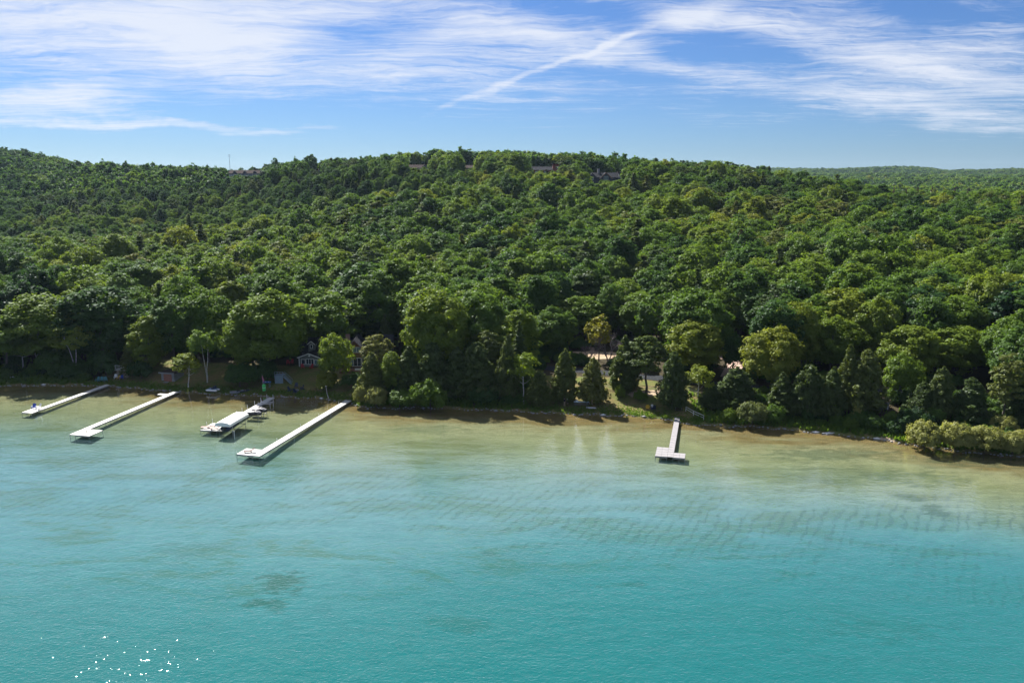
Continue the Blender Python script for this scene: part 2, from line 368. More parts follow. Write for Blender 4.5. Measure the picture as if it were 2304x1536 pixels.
def patch(px, py, rx, ry, amp):
    q = P(px, py, -2.0)
    m = t.vmath('MULTIPLY', t.vmath('SUBTRACT', pos, (q.x, q.y, 0)).outputs[0], (1/rx, 1/ry, 0)).outputs[0]
    ln = t.n('ShaderNodeVectorMath', {0: m}, operation='LENGTH').outputs['Value']
    return t.math('MULTIPLY', t.mapr(t.math('ADD', ln, t.math('MULTIPLY', t.math('SUBTRACT', pB, .5), 3.6)), .4, 1.3, 1, 0), amp)
for q in [(630, 1312, 3.2, 2.2, .8), (570, 1350, 1.6, 1.0, .7), (620, 1352, 1.8, 1.2, .6), (420, 1240, 4.5, 2.5, .3), (1400, 1298, 3.0, .6, .5), (2110, 1170, 1.8, 2.2, .7), (2040, 1140, 2.0, 1.2, .6), (2060, 1100, 9, 3, .35), (1860, 1045, 11, 3, .5), (2200, 1060, 10, 3, .45), (1900, 1090, 14, 4, .35), (1100, 1245, 1.2, .9, .5), (1030, 1375, 4, 1.2, .35), (960, 985, 7, 2.5, .35), (480, 1000, 9, 2.5, .4), (1990, 1378, 6, 2, .3)]:
    c = t.mix(patch(*q), c, (.055, .07, .04))
b = t.n('ShaderNodeBsdfDiffuse', {0: c}); t.n('ShaderNodeOutputMaterial', {0: b.outputs[0]})
tb = -np.concatenate([np.array([0, .3, .6, 1.2, 2, 3, 4, 5.5]), np.arange(7, 175, 1.8), 175+np.geomspace(3, 900, 30)])
obj_bed = obj('lake_bed', grid_mesh('lake_bed', xs, tb[::-1], bm_, gz, lambda X, T: yshore(X)+T, vattr={'shore_dist': lambda X, Y: yshore(X)-Y, 'depth': lambda X, Y: -gz(X, Y)}))
tag(obj_bed, kind='structure')

# water: a rippled surface that reflects by Fresnel and tints what lies below by the depth of water under it
wm = bpy.data.materials.new('clear_lake_water'); wm.use_nodes = True; t = NT(wm.node_tree)
pos = t.n('ShaderNodeNewGeometry').outputs['Position']; dep = t.attr('depth').outputs['Fac']
h1 = t.noise(t.map(pos, rot=(0, 0, R(12)), scl=(.85, 1.35, 1)), 1.0, 3, .55, .3)
h2 = t.noise(t.map(pos, rot=(0, 0, R(-20)), scl=(2.2, 3.4, 1)), 1.0, 2, .5, .2)
h3 = t.noise(t.map(pos, scl=(.16, .3, 1)), 1.0, 2, .5)
calm = t.noise(t.map(pos, loc=(9, 2, 0), scl=(.018, .045, 1)), 1.0, 3, .5)
hh = t.math('ADD', t.math('ADD', t.math('MULTIPLY', h1, .6), t.math('MULTIPLY', h2, .30)), t.math('MULTIPLY', h3, .9))
near_calm = t.mapr(t.attr('shore_dist').outputs['Fac'], 0, 45, .35, 1.0)
bmp = t.n('ShaderNodeBump', {'Height': t.math('MULTIPLY', hh, t.math('MULTIPLY', t.mapr(calm, .3, .7, .6, 1.15), near_calm)), 'Distance': .085, 'Strength': 1.0})
h4 = t.noise(t.map(pos, rot=(0, 0, R(15)), scl=(2.6, 4.6, 1)), 1.0, 3, .6, .5)
bmp2 = t.n('ShaderNodeBump', {'Height': t.math('ADD', hh, t.math('MULTIPLY', h4, .5)), 'Distance': .17, 'Strength': 1.0})
bf = t.n('ShaderNodeNewGeometry').outputs['Backfacing']      # light leaving the water meets the same single interface
fres = t.n('ShaderNodeFresnel', {'IOR': t.math('ADD', 1.36, t.math('MULTIPLY', bf, 1/1.36-1.36)), 'Normal': bmp2.outputs[0]})
gl = t.n('ShaderNodeBsdfGlossy', {0: (1, 1, 1, 1), 'Roughness': .045, 'Normal': bmp.outputs[0]})
def ex(k): return t.math('EXPONENT', t.math('MULTIPLY', dep, -k))
tint = t.n('ShaderNodeCombineXYZ', {0: ex(.40), 1: ex(.082), 2: ex(.063)}).outputs[0]
trn = t.n('ShaderNodeBsdfTransparent', {0: tint})
dif = t.n('ShaderNodeBsdfDiffuse', {0: (.003, .150, .132, 1), 'Normal': bmp2.outputs[0]})
bodyw = t.n('ShaderNodeMixShader', {0: t.math('SUBTRACT', 1.0, ex(.085)), 1: trn.outputs[0], 2: dif.outputs[0]})
sh = t.n('ShaderNodeMixShader', {0: fres.outputs[0], 1: bodyw.outputs[0], 2: gl.outputs[0]})
t.n('ShaderNodeOutputMaterial', {0: sh.outputs[0]})
tw = np.concatenate([np.array([.12]), tb])
tag(obj('water', grid_mesh('water', xs, tw[::-1], wm, lambda X, Y: X*0, lambda X, T: yshore(X)+T, vattr={'shore_dist': lambda X, Y: yshore(X)-Y, 'depth': lambda X, Y: np.maximum(-gz(X, Y), 0)})), kind='structure')

# ------------------------------------------------------------------ tree meshes
def unit(a): return a/np.maximum(np.linalg.norm(a, axis=-1, keepdims=True), 1e-9)
def leaf_quads(rng, C, N, size, aspect=1.0, along=None):
    """one small folded-looking quad for each centre, facing N"""
    n = len(C); r = rng.normal(size=(n, 3)) if along is None else along+rng.normal(size=(n, 3))*.35
    T = unit(r-N*np.sum(r*N, -1, keepdims=True)); B = np.cross(N, T)
    s = (size*rng.uniform(.65, 1.35, n))[:, None]
    a = T*s*.5*aspect; b = B*s*.5/math.sqrt(aspect)
    j = lambda: rng.uniform(.7, 1.25, (n, 1))
    V = np.stack([C-a*j()-b*.5*j(), C-a*.15+b*j(), C+a*j()+b*.35*j(), C+a*.2-b*j()], 1)+0.0
    V[:, 1] += N*s*.12; V[:, 3] -= N*s*.10
    return V.reshape(-1, 3), np.arange(4*n).reshape(n, 4), np.clip(rng.normal(.5, .22, n), 0, 1)
def crown_mesh(name, parts, mat):
    V = []; F = []; L = []; o = 0
    for v, f, l in parts: V.append(v); F.append(f+o); L.append(l); o += len(v)
    return np_mesh(name, np.concatenate(V), np.concatenate(F), mat, fattr={'lf': np.concatenate(L)})
def crown_broad(seed, H=16., Rr=5., cb=.25, nl=110, npl=70, leaf=.42, flat=.85, lob=(.13, .25), low=-.55, mat=None, shape=1.0, fill=700, spread=1.0):
    rng = np.random.default_rng(seed); zc = H*(cb+1)/2; rz = H*(1-cb)/2
    d = unit(rng.normal(size=(nl*4, 3))); d = d[d[:, 2] > low][:nl]; nl = len(d)
    ang = np.arctan2(d[:, 1], d[:, 0]); ph = rng.uniform(0, 6.28, 4)
    asym = 1+.16*np.cos(ang+ph[0])+.13*np.cos(2*ang+ph[1])+.09*np.cos(3*ang+ph[2])
    rad = rng.uniform(.35, 1, nl)**.40
    rad[: nl//2] = rng.uniform(.92, 1.02, nl//2)
    lr = Rr*rng.uniform(lob[0], lob[1], nl)
    prof = np.where(d[:, 2] < 0, 1-.12*np.abs(d[:, 2]), 1.0)**shape
    c = d*np.array([Rr, Rr, rz])*(rad*.86)[:, None]*spread; c[:, :2] *= (asym*prof)[:, None]; c[:, 2] += zc
    c[:, 2] += rng.normal(0, .25, nl)
    out = unit(c-np.array([0, 0, zc-rz*.25]))
    k = np.repeat(np.arange(nl), npl); n = len(k)
    dd = unit(rng.normal(size=(n, 3))+out[k]*.75+np.array([0, 0, .45]))
    C = c[k]+dd*(lr[k]*np.where(rng.uniform(0, 1, n) < .16, rng.uniform(1.0, 1.5, n), rng.uniform(.55, 1.08, n)))[:, None]*np.array([1, 1, flat])
    N = unit(dd*.6+out[k]*.35+np.array([0, 0, .40])+rng.normal(size=(n, 3))*.36)
    p1 = leaf_quads(rng, C, N, leaf, 1.25)
    m = fill; q = unit(rng.normal(size=(m, 3)))*(rng.uniform(.1, .75, m)**.5)[:, None]*np.array([Rr, Rr, rz])*.8*spread; q[:, 2] = q[:, 2]*.9+zc
    p2 = leaf_quads(rng, q, unit(rng.normal(size=(m, 3))+np.array([0, 0, .6])), leaf*1.9, 1.2)
    return crown_mesh('crown', [p1, p2], mat or LEAF)
def crown_cedar(seed, H=12., Rr=2.4, cb=.08, nl=150, npl=42, leaf=.34, power=.75, mat=None, ragged=.22):
    rng = np.random.default_rng(seed)
    h = rng.uniform(0, 1, nl*3); keep = rng.uniform(0, 1, nl*3) < (1-h)**power+.12; h = h[keep][:nl]; nl = len(h)
    a = rng.uniform(0, 6.283, nl); ph = rng.uniform(0, 6.28, 3)
    bulge = np.minimum(1, (h+.10)/.22)
    r = Rr*np.minimum(1.0, 1.12*(1-h)**power)*bulge*(1+ragged*rng.normal(size=nl))*(1+.12*np.cos(2*a+ph[0])); r = np.maximum(r, .08)
    z = H*(cb+(1-cb)*h)
    c = np.stack([np.cos(a)*r*.86, np.sin(a)*r*.86, z], -1); lr = np.minimum(.19*Rr, .10+.4*r)*rng.uniform(.7, 1.3, nl)
    k = np.repeat(np.arange(nl), npl); n = len(k)
    out = np.stack([np.cos(a), np.sin(a), np.full(nl, .35)], -1)
    dd = unit(rng.normal(size=(n, 3))+out[k]*.8)
    C = c[k]+dd*(lr[k]*rng.uniform(.5, 1.1, n))[:, None]*np.array([1, 1, 1.35])
    N = unit(dd*.8+rng.normal(size=(n, 3))*.45+np.array([0, 0, .25]))
    p1 = leaf_quads(rng, C, N, leaf, 1.7, along=np.tile(np.array([0, 0, 1.2]), (n, 1))+out[k]*.5)
    m = 350; hh = rng.uniform(0, .92, m); aa = rng.uniform(0, 6.28, m); rr = Rr*np.minimum(1, (1-hh)**power)*rng.uniform(0, .7, m)
    q = np.stack([np.cos(aa)*rr, np.sin(aa)*rr, H*(cb+(1-cb)*hh)], -1)
    p2 = leaf_quads(rng, q, unit(rng.normal(size=(m, 3))), leaf*2.0, 1.3)
    return crown_mesh('crown', [p1, p2], mat or CONI)
def crown_spruce(seed, H=15., Rr=2.8, cb=.1, levels=30, leaf=.36, droop=.35, mat=None, nb=11):
    rng = np.random.default_rng(seed); C = []; N = []; A = []
    for L in range(levels):
        h = (L+rng.uniform(-.2, .2))/levels; z = H*(cb+(1-cb)*h); r = Rr*(1-h)**.9*rng.uniform(.82, 1.12)+.12
        for b in range(max(4, int(nb*(1-.45*h)))):
            a = rng.uniform(0, 6.283); rr = r*rng.uniform(.75, 1.12); m = max(3, int(rr*6))
            s = np.linspace(.12, 1, m)
            x = np.cos(a)*rr*s; y = np.sin(a)*rr*s; zz = z-droop*rr*s*s+.12*rr*s
            w_ = .24*rr*(1-s*.55)
            for sd in (-1, 0, 1):
                C.append(np.stack([x-np.sin(a)*w_*sd, y+np.cos(a)*w_*sd, zz-abs(sd)*.08*rr], -1))
                N.append(np.tile([np.cos(a)*.35, np.sin(a)*.35, .9], (m, 1))); A.append(np.tile([np.cos(a), np.sin(a), -.4], (m, 1)))
    C = np.concatenate(C)+rng.normal(0, .07, (sum(map(len, C)), 3)); N = unit(np.concatenate(N)+rng.normal(0, .35, C.shape)); A = np.concatenate(A)*1.5
    return crown_mesh('crown', [leaf_quads(rng, C, N, leaf, 1.6, along=A)], mat or CONI)

def trunk_mesh(seed, H, r0, mat, top=.8, limbs=6, lean=.03, limb_from=.3, limb_r=.45, forks=1, spread=2.5):
    rng = random.Random(seed); mb = MB()
    for f in range(forks):
        ax = rng.uniform(-lean, lean)*H; ay = rng.uniform(-lean, lean)*H
        if forks > 1: a0 = 6.283*f/forks+rng.uniform(-.3, .3); ax += math.cos(a0)*H*.10; ay += math.sin(a0)*H*.05
        base = (0, 0, -.4) if f == 0 or forks == 1 else (.05*f, 0, -.4)
        pts = []; rad = []
        for i in range(7):
            s = i/6*top; wob = .012*H
            pts.append((base[0]+ax*s**1.3+rng.uniform(-wob, wob)*(i > 0), base[1]+ay*s**1.3+rng.uniform(-wob, wob)*(i > 0), -.4+(H+.4)*s))
            rad.append(r0*(1.25 if i == 0 else 1-.82*i/6)*(1 if forks == 1 else .75))
        mb.tube(pts, rad, 7)
        for k in range(limbs):
            s = rng.uniform(limb_from, .78); q = Vector(pts[0]).lerp(Vector(pts[-1]), s/top if top else s)
            j = min(5, int(s/top*6)); q = Vector(pts[j]).lerp(Vector(pts[j+1]), s/top*6-j)
            a = rng.uniform(0, 6.283); L = spread*rng.uniform(.6, 1.2)
            e = q+Vector((math.cos(a)*L, math.sin(a)*L, L*rng.uniform(.45, 1.1))); m = q.lerp(e, .5)+Vector((0, 0, -.08*L))
            rr = r0*limb_r*(1-s*.6)
            mb.tube([q, m, e], [rr, rr*.65, rr*.2], 5)
    return mb.mesh('trunk', mat)
def dead_mesh(seed, H=9., Rr=3.4, mat=None):
    rng = random.Random(seed); mb = MB()
    def grow(p, d, L, r, lev):
        e = p+d*L; m = p.lerp(e, .5)+Vector((rng.uniform(-1, 1), rng.uniform(-1, 1), rng.uniform(-.3, .8)))*L*.07
        mb.tube([p, m, e], [r, r*.8, r*.55], 5 if lev < 2 else 3, cap=False)
        if lev >= 5: return
        for k in range(3 if lev < 4 else 4):
            dd = (d+Vector((rng.gauss(0, .55), rng.gauss(0, .55), rng.gauss(.12, .35)))).normalized()
            grow(p.lerp(e, rng.uniform(.55, 1)), dd, L*rng.uniform(.6, .82), r*.58, lev+1)
    for k in range(3): grow(Vector((0, 0, -.3)), Vector((rng.uniform(-.5, .5), rng.uniform(-.3, .3), 1)).normalized(), H*.3, .16, 0)
    return mb.mesh('branches', mat)

class Proto:
    def __init__(s, crown, trunk, H, Rr): s.crown, s.trunk, s.H, s.R = crown, trunk, H, Rr
PR = {}
def bt(i, H=16., r=.26, **k): return trunk_mesh(100+i, H, r, BARK, **k)
PR['maple'] = [Proto(crown_broad(10+i, 16, 5, cb, nl, 112, .325, mat=LEAF, low=-.92), bt(i), 16, 5) for i, (cb, nl) in enumerate([(.17, 150), (.10, 140), (.06, 150), (.12, 140)])]
PR['tall'] = [Proto(crown_broad(30+i, 18, 4.2, cb, nl, 108, .33, lob=(.15, .28), mat=LEAF, low=-.95), bt(10+i, 18), 18, 4.2) for i, (cb, nl) in enumerate([(.06, 125), (.12, 115), (.10, 120)])]
PR['loose'] = [Proto(crown_broad(40+i, 16, 4.6, .14, 95, 105, .315, lob=(.12, .23), flat=.7, mat=LEAF, fill=250), bt(20+i, 16, .26, limbs=10, spread=3.2), 16, 4.6) for i in range(3)]
PR['cedar'] = [Proto(crown_cedar(50+i, 12, r, .05, 300, 28, .31, pw), bt(30+i, 12, .2, top=.85, limbs=0), 12, r) for i, (r, pw) in enumerate([(2.5, .7), (2.2, .85), (2.8, .6), (2.4, .78)])]
PR['spruce'] = [Proto(crown_spruce(60+i, 15, 2.8), bt(40+i, 15, .2, top=.95, limbs=0), 15, 2.8) for i in range(2)]
PR['pine'] = [Proto(crown_broad(66+i, 15, 3.4, .22, 75, 62, .34, flat=.5, lob=(.14, .26), mat=CONI, low=-.75, fill=300), bt(45+i, 15, .24, limbs=9), 15, 3.4) for i in range(2)]
PR['birch'] = [Proto(crown_broad(70+i, 10, 3.0, .42, 46, 62, .28, flat=.65, lob=(.15, .27), mat=LEAF, fill=120), trunk_mesh(170+i, 10, .15, BIRCH, limbs=5, lean=.10, limb_from=.35, forks=fk, spread=1.8), 10, 3.0) for i, fk in enumerate([1, 2, 1])]
PR['round'] = [Proto(crown_broad(80+i, 10, 4.2, .12, 120, 64, .30, lob=(.13, .24), mat=LEAF, low=-.7), bt(60+i, 10, .2), 10, 4.2) for i in range(2)]
PR['shrub'] = [Proto(crown_broad(90+i, 3.6, 2.4, .0, 80, 60, .22, lob=(.13, .27), mat=LEAF, low=-.35, flat=.8, fill=200), trunk_mesh(190+i, 3.2, .09, BARK, limbs=5, forks=3, spread=1.0), 3.6, 2.4) for i in range(3)]
PR['willow'] = [Proto(crown_broad(95+i, 5, 3.4, .0, 130, 75, .24, lob=(.11, .23), mat=WILL, low=-.35, flat=.85, fill=400), trunk_mesh(195+i, 4, .12, BARK, limbs=6, forks=3, spread=1.4), 5, 3.4) for i in range(3)]
PR['sapling'] = [Proto(crown_cedar(99, 4, 1.1, .12, 70, 40, .2, .8, mat=WILL), bt(70, 4, .06, limbs=0), 4, 1.1)]
PR['far'] = [Proto(crown_broad(110+i, 15, 4.6, .1, 40, 34, .95, lob=(.2, .34), mat=LEAF, low=-.6, fill=120), bt(80+i, 15, .25, limbs=3), 15, 4.6) for i in range(4)]
PR['farc'] = [Proto(crown_cedar(120+i, 15, 2.6, .05, 60, 22, .75, .8), bt(90+i, 15, .2, limbs=0), 15, 2.6) for i in range(1)]
PR['brown'] = [Proto(crown_spruce(140, 14, 2.6, mat=DEADC, levels=24), bt(95, 14, .2, top=.95, limbs=0), 14, 2.6)]
YT = Proto(crown_broad(130, 9, 2.6, .3, 30, 80, .30, lob=(.18, .3), mat=YELL, fill=60, low=-.8), trunk_mesh(230, 9, .15, BARK, limbs=8, spread=1.8), 9, 2.6)

def add_tree(pr, x, y, z, sxy, sz, rz, tint, name, label, cat='tree', group=None, trunk=True):
    e = empty(name, (x, y, z), rz, (sxy, sxy, sz)); tag(e, label, cat, group)
    c = obj('crown', pr.crown, e); c['tint'] = float(tint)
    if trunk and pr.trunk: obj('trunk', pr.trunk, e)
    return e, c
rnd = random.Random(7); SRC = {}
def tree_px(kind, i, px, pb, ptop, wpx, tint, name, label, group=None, dy=0.0, cat='tree'):
    q = ground_at(px, pb); q = Vector((q.x, q.y+dy, G(q.x, q.y+dy)))
    d = ray(px, ptop); zt = CAMH+d.z/d.y*q.y; h = max(zt-q.z, .8)
    depth = q.y*math.cos(PITCH)+(CAMH-q.z-h*.6)*math.sin(PITCH); wd = wpx/FPX*depth
    pr = PR[kind][i % len(PR[kind])] if kind in PR else YT
    OCC.append((q.x, q.y, max(1.5, wd*.36)))
    e, c = add_tree(pr, q.x, q.y, q.z, wd/2/pr.R/1.0, h/pr.H, rnd.uniform(0, 6.28), tint, name, label, cat, group)
    SRC.setdefault((kind, i % 4), c)
    return e

# ------------------------------------------------------------------ road and drives
def ribbon(name, pts, width, mat, lift, n=80):
    pts = [Vector(p).to_2d() for p in pts]; L = [0]
    for a, b in zip(pts, pts[1:]): L.append(L[-1]+(b-a).length)
    s = np.linspace(0, L[-1], n); X = np.interp(s, L, [p.x for p in pts]); Y = np.interp(s, L, [p.y for p in pts])
    for _ in range(6): X[1:-1] = (X[:-2]+2*X[1:-1]+X[2:])/4; Y[1:-1] = (Y[:-2]+2*Y[1:-1]+Y[2:])/4
    tx = np.gradient(X); ty = np.gradient(Y); l = np.hypot(tx, ty); nx, ny = -ty/l, tx/l
    V = []
    for k in np.linspace(-.5, .5, 7):
        x = X+nx*width*k; y = Y+ny*width*k; V.append(np.stack([x, y, gz(x, y)+lift], -1))
    V = np.concatenate(V); idx = np.arange(7*n).reshape(7, n)
    F = np.stack([idx[:-1, :-1], idx[:-1, 1:], idx[1:, 1:], idx[1:, :-1]], -1).reshape(-1, 4)
    o = obj(name, np_mesh(name, V, F, mat, True)); tag(o, kind='structure')
    for x, y in zip(X, Y): OCC.append((x, y, width*.5+1.2))
    return o
OCC = []
ASPH = plain('old_asphalt', (.036, .039, .046), .95, scale=.8, var=.12, spec=.05)
ribbon('road', [P(px, py, 3.3) for px, py in [(1130, 826), (1240, 830), (1330, 837), (1420, 845), (1520, 855), (1620, 865), (1740, 876), (1850, 880), (1990, 884), (2200, 890)]], 3.6, ASPH, .06)
for x, y, r in [(19, 186, 5.5), (25, 186, 5), (33, 177, 3), (20, 177, 4)]: OCC.append((x, y, r))
ribbon('driveway', [P(1600, 800, 3.6), P(1660, 812, 3.5), P(1640, 850, 3.4)], 3.6, plain('pink_brown_gravel', (.42, .30, .24), .95, scale=1.2), .05, 20)

POLE_XY = (P(2253, 700, 6).x, P(2253, 700, 6).y); OCC.append((POLE_XY[0], POLE_XY[1], 4)); OCC.append((POLE_XY[0]-1, POLE_XY[1]-8, 3.5))
# ------------------------------------------------------------------ houses
WHITE = plain('white_trim_paint', (.78, .78, .76), .5, var=.05)
def glass_mat(name, col):
    m = bpy.data.materials.new(name); m.use_nodes = True; t = NT(m.node_tree)
    b = t.n('ShaderNodeBsdfPrincipled', {'Base Color': (*col, 1), 'Roughness': .08, 'Specular IOR Level': .8})
    t.n('ShaderNodeOutputMaterial', {0: b.outputs[0]}); return m
GLASS = glass_mat('dark_window_glass', (.02, .03, .04)); CURT = glass_mat('curtained_window_glass', (.10, .17, .20))
def siding(name, col, col2, pitch=.18):
    m = bpy.data.materials.new(name); m.use_nodes = True; t = NT(m.node_tree)
    pos = t.n('ShaderNodeTexCoord').outputs['Object']; z = t.n('ShaderNodeSeparateXYZ', {0: pos}).outputs[2]
    fr_ = t.math('FRACT', t.math('DIVIDE', z, pitch)); n = t.noise(pos, 2.0, 4, .6)
    c = t.mix(n, col2, col)
    bp = t.n('ShaderNodeBump', {'Height': fr_, 'Distance': .03, 'Strength': .8})
    b = t.n('ShaderNodeBsdfPrincipled', {'Base Color': c, 'Roughness': .8, 'Normal': bp.outputs[0]}); t.n('ShaderNodeOutputMaterial', {0: b.outputs[0]}); return m
GREYS = siding('grey_green_siding', (.16, .17, .155), (.11, .12, .11)); BROWNS = siding('red_brown_siding', (.16, .062, .042), (.11, .045, .032))
SHING = plain('dark_slate_shingles', (.032, .034, .042), .95, scale=1.5, var=.15, spec=.05)
SHINGB = plain('weathered_brown_shingles', (.06, .047, .044), .95, scale=1.5, var=.15, spec=.05)
def window(parent, x, z, wd, ht, yf, panes=1, glass=None, frame=None, t=.09, sill=True):
    """frame proud of the wall with its panes set back; wall front at yf, camera on the -y side"""
    fm = MB(); y = yf-.03
    fm.box((x, y, z+ht/2-t/2), (wd, .10, t)); fm.box((x, y, z-ht/2+t/2), (wd, .10, t))
    for k in range(panes+1):
        xx = x-wd/2+t/2+(wd-t)*k/panes; fm.box((xx, y, z), (t if k in (0, panes) else t*.8, .096, ht-2*t))
    f = fm.build('window', frame or WHITE, parent)
    pw = (wd-t)/panes
    for k in range(panes):
        g = (glass[k % len(glass)] if isinstance(glass, list) else glass) or GLASS
        MB().box((x-wd/2+t/2+pw*(k+.5), yf-.012, z), (pw-t*.5, .03, ht-1.5*t)).build('pane', g, f)
    return f
def gable_wall(mb, x0, x1, y0, y1, z0, ze, zr, xr=None):
    """house body with a gable facing the camera (ridge runs along y)"""
    xr = (x0+x1)/2 if xr is None else xr
    f = [(x0, z0), (x1, z0), (x1, ze), (xr, zr), (x0, ze)]
    vs = [(x, y0, z) for x, z in f]+[(x, y1, z) for x, z in f]
    mb.poly(vs, [(0, 1, 2, 3, 4), (9, 8, 7, 6, 5)]+[(i, i+5, (i+1) % 5+5, (i+1) % 5) for i in range(5)])
def gable_roof(x0, x1, y0, y1, ze, zr, th=.14, over=.3, xr=None):
    mb = MB(); xr = (x0+x1)/2 if xr is None else xr; k0 = (zr-ze)/(xr-x0); k1 = (zr-ze)/(x1-xr)
    L = (x0-over, ze-over*k0); Rg = (x1+over, ze-over*k1); T = (xr, zr)
    prof = [(L[0], L[1]+.02), (T[0], T[1]+.02), (Rg[0], Rg[1]+.02), (Rg[0], Rg[1]+.02+th), (T[0], T[1]+.02+th), (L[0], L[1]+.02+th)]
    vs = [(x, y0-over, z) for x, z in prof]+[(x, y1+over, z) for x, z in prof]
    mb.poly(vs, [(0, 1, 4, 5), (1, 2, 3, 4), (11, 10, 7, 6), (10, 9, 8, 7)]+[(i, i+6, (i+1) % 6+6, (i+1) % 6) for i in range(6)]); return mb
def rake(x0, x1, y, ze, zr, over=.3, wd=.2):
    xr = (x0+x1)/2; k = (zr-ze)/(xr-x0); mb = MB()
    mb.bar((x0-over, y, ze-over*k), (xr, y, zr), .06, wd); mb.bar((xr, y, zr), (x1+over, y, ze-over*k), .06, wd); return mb
def side_roof(x0, x1, y0, y1, ze, zr, th=.14, over=.35):
    """ridge along x: slopes face the camera and away"""
    ym = (y0+y1)/2; k = (zr-ze)/(ym-y0); mb = MB()
    prof = [(y0-over, ze-over*k+.02), (ym, zr+.02), (y1+over, ze-over*k+.02), (y1+over, ze-over*k+.02+th), (ym, zr+.02+th), (y0-over, ze-over*k+.02+th)]
    vs = [(x0-over, y, z) for y, z in prof]+[(x1+over, y, z) for y, z in prof]
    mb.poly(vs, [(0, 1, 4, 5), (1, 2, 3, 4), (11, 10, 7, 6), (10, 9, 8, 7)]+[(i, i+6, (i+1) % 6+6, (i+1) % 6) for i in range(6)]); return mb
def side_body(mb, x0, x1, y0, y1, z0, ze, zr):
    ym = (y0+y1)/2; f = [(y0, z0), (y1, z0), (y1, ze), (ym, zr), (y0, ze)]
    vs = [(x0, y, z) for y, z in f]+[(x1, y, z) for y, z in f]
    mb.poly(vs, [(0, 1, 2, 3, 4), (9, 8, 7, 6, 5)]+[(i, i+5, (i+1) % 5+5, (i+1) % 5) for i in range(5)])
def occ_rect(e, x0, x1, y0, y1, r=2.5):
    for x in np.arange(x0, x1+.1, 2.5):
        for y in np.arange(y0, y1+.1, 2.5):
            q = Matrix.Rotation(e.rotation_euler.z, 3, 'Z') @ Vector((x, y, 0)); OCC.append((e.location.x+q.x, e.location.y+q.y, r))

# grey cottage with a gabled sun porch and a dormer
q = ground_at(697, 825); e = empty('cottage', (q.x, q.y, q.z-.05), R(-6)); tag(e, 'grey cottage with white trim, gabled sun porch and a small dormer', 'house')
mb = MB(); gable_wall(mb, -2.45, 2.45, 0, 4.0, -1.2, 2.25, 3.15); wl = mb.build('porch_wall', GREYS, e)
gable_roof(-2.45, 2.45, 0, 4.0, 2.25, 3.15).build('porch_roof', SHING, e); rake(-2.45, 2.45, -.34, 2.25, 3.15).build('rake_board', WHITE, e)
mb = MB(); side_body(mb, -2.9, 8.2, 3.2, 9.2, -1.2, 2.9, 5.6); mb.build('wall', GREYS, e)
side_roof(-2.9, 8.2, 3.2, 9.2, 2.9, 5.6).build('roof', SHING, e)
mb = MB(); gable_wall(mb, -1.25, .25, 3.0, 6.0, 2.9, 4.75, 5.35); d = mb.build('dormer', GREYS, e)
gable_roof(-1.25, .25, 3.0, 6.0, 4.75, 5.35, .08, .18).build('dormer_roof', SHING, d); rake(-1.25, .25, 2.80, 4.75, 5.35, .18, .14).build('dormer_trim', WHITE, d)
window(e, -.5, 4.15, .62, 1.0, 3.0); window(e, -1.45, 1.2, 1.0, 1.2, 0); window(e, .1, 1.27, 1.85, 1.34, 0, 3); window(e, 1.6, 1.2, .9, 1.2, 0, 1, CURT)
for x in (-2.42, 2.42): MB().box((x, -.02, .55), (.14, .12, 3.3)).build('corner_board', WHITE, e)
MB().lathe([(0.0, -.02), (.22, 0), (.22, .03), (0.02, .05)], n=16).build('gable_vent', WHITE, e, loc=(0, -.02, 2.62), rot=(R(90), 0, 0))
occ_rect(e, -3, 9, 0, 9)
# red-brown house with tall front gable
q = ground_at(799, 827); e = empty('brown_house', (q.x, q.y, q.z-.05), R(4)); tag(e, 'red-brown house with a tall front gable, big white-framed windows and dark roof', 'house')
mb = MB(); gable_wall(mb, -3.3, 3.3, 0, 8, -1.0, 2.9, 6.2); mb.build('wall', BROWNS, e); gable_roof(-3.3, 3.3, 0, 8, 2.9, 6.2, .16, .45).build('roof', SHING, e)
rake(-3.3, 3.3, -.48, 2.9, 6.2, .45, .2).build('rake_board', BROWNS, e)
mb = MB(); side_body(mb, 3.4, 8.0, 2.5, 9.5, -1.0, 2.9, 6.3); mb.build('side_wing_wall', BROWNS, e); side_roof(3.4, 8.0, 2.5, 9.5, 2.9, 6.3).build('side_wing_roof', SHING, e)
MB().box((-1.9, 4.0, 6.0), (.9, .7, 1.9)).build('chimney', plain('chimney_brick', (.28, .17, .13), .9), e)
window(e, .45, 4.15, 1.95, 1.25, 0, 2, CURT); window(e, -1.75, 1.35, 1.0, 1.9, 0, 1, [CURT]); window(e, .15, 1.35, 2.6, 1.95, 0, 3, [CURT, GLASS, GLASS]); window(e, 2.15, 1.35, 1.2, 1.9, 0, 1)
dk = plain('red_stained_deck', (.20, .085, .055), .8)
mb = MB(); mb.box((.2, -1.6, -.05), (6.4, 3.0, .12)); mb.build('deck', dk, e)
for k in range(22): MB().box((-2.95+k*.3, -3.13, -.42), (.24, .05, .75)).build('deck_skirt_board', dk, e)
MB().box((.9, -2.3, .2), (1.3, .5, .35)).build('bench', WHITE, e)
occ_rect(e, -4, 10, -2, 11)
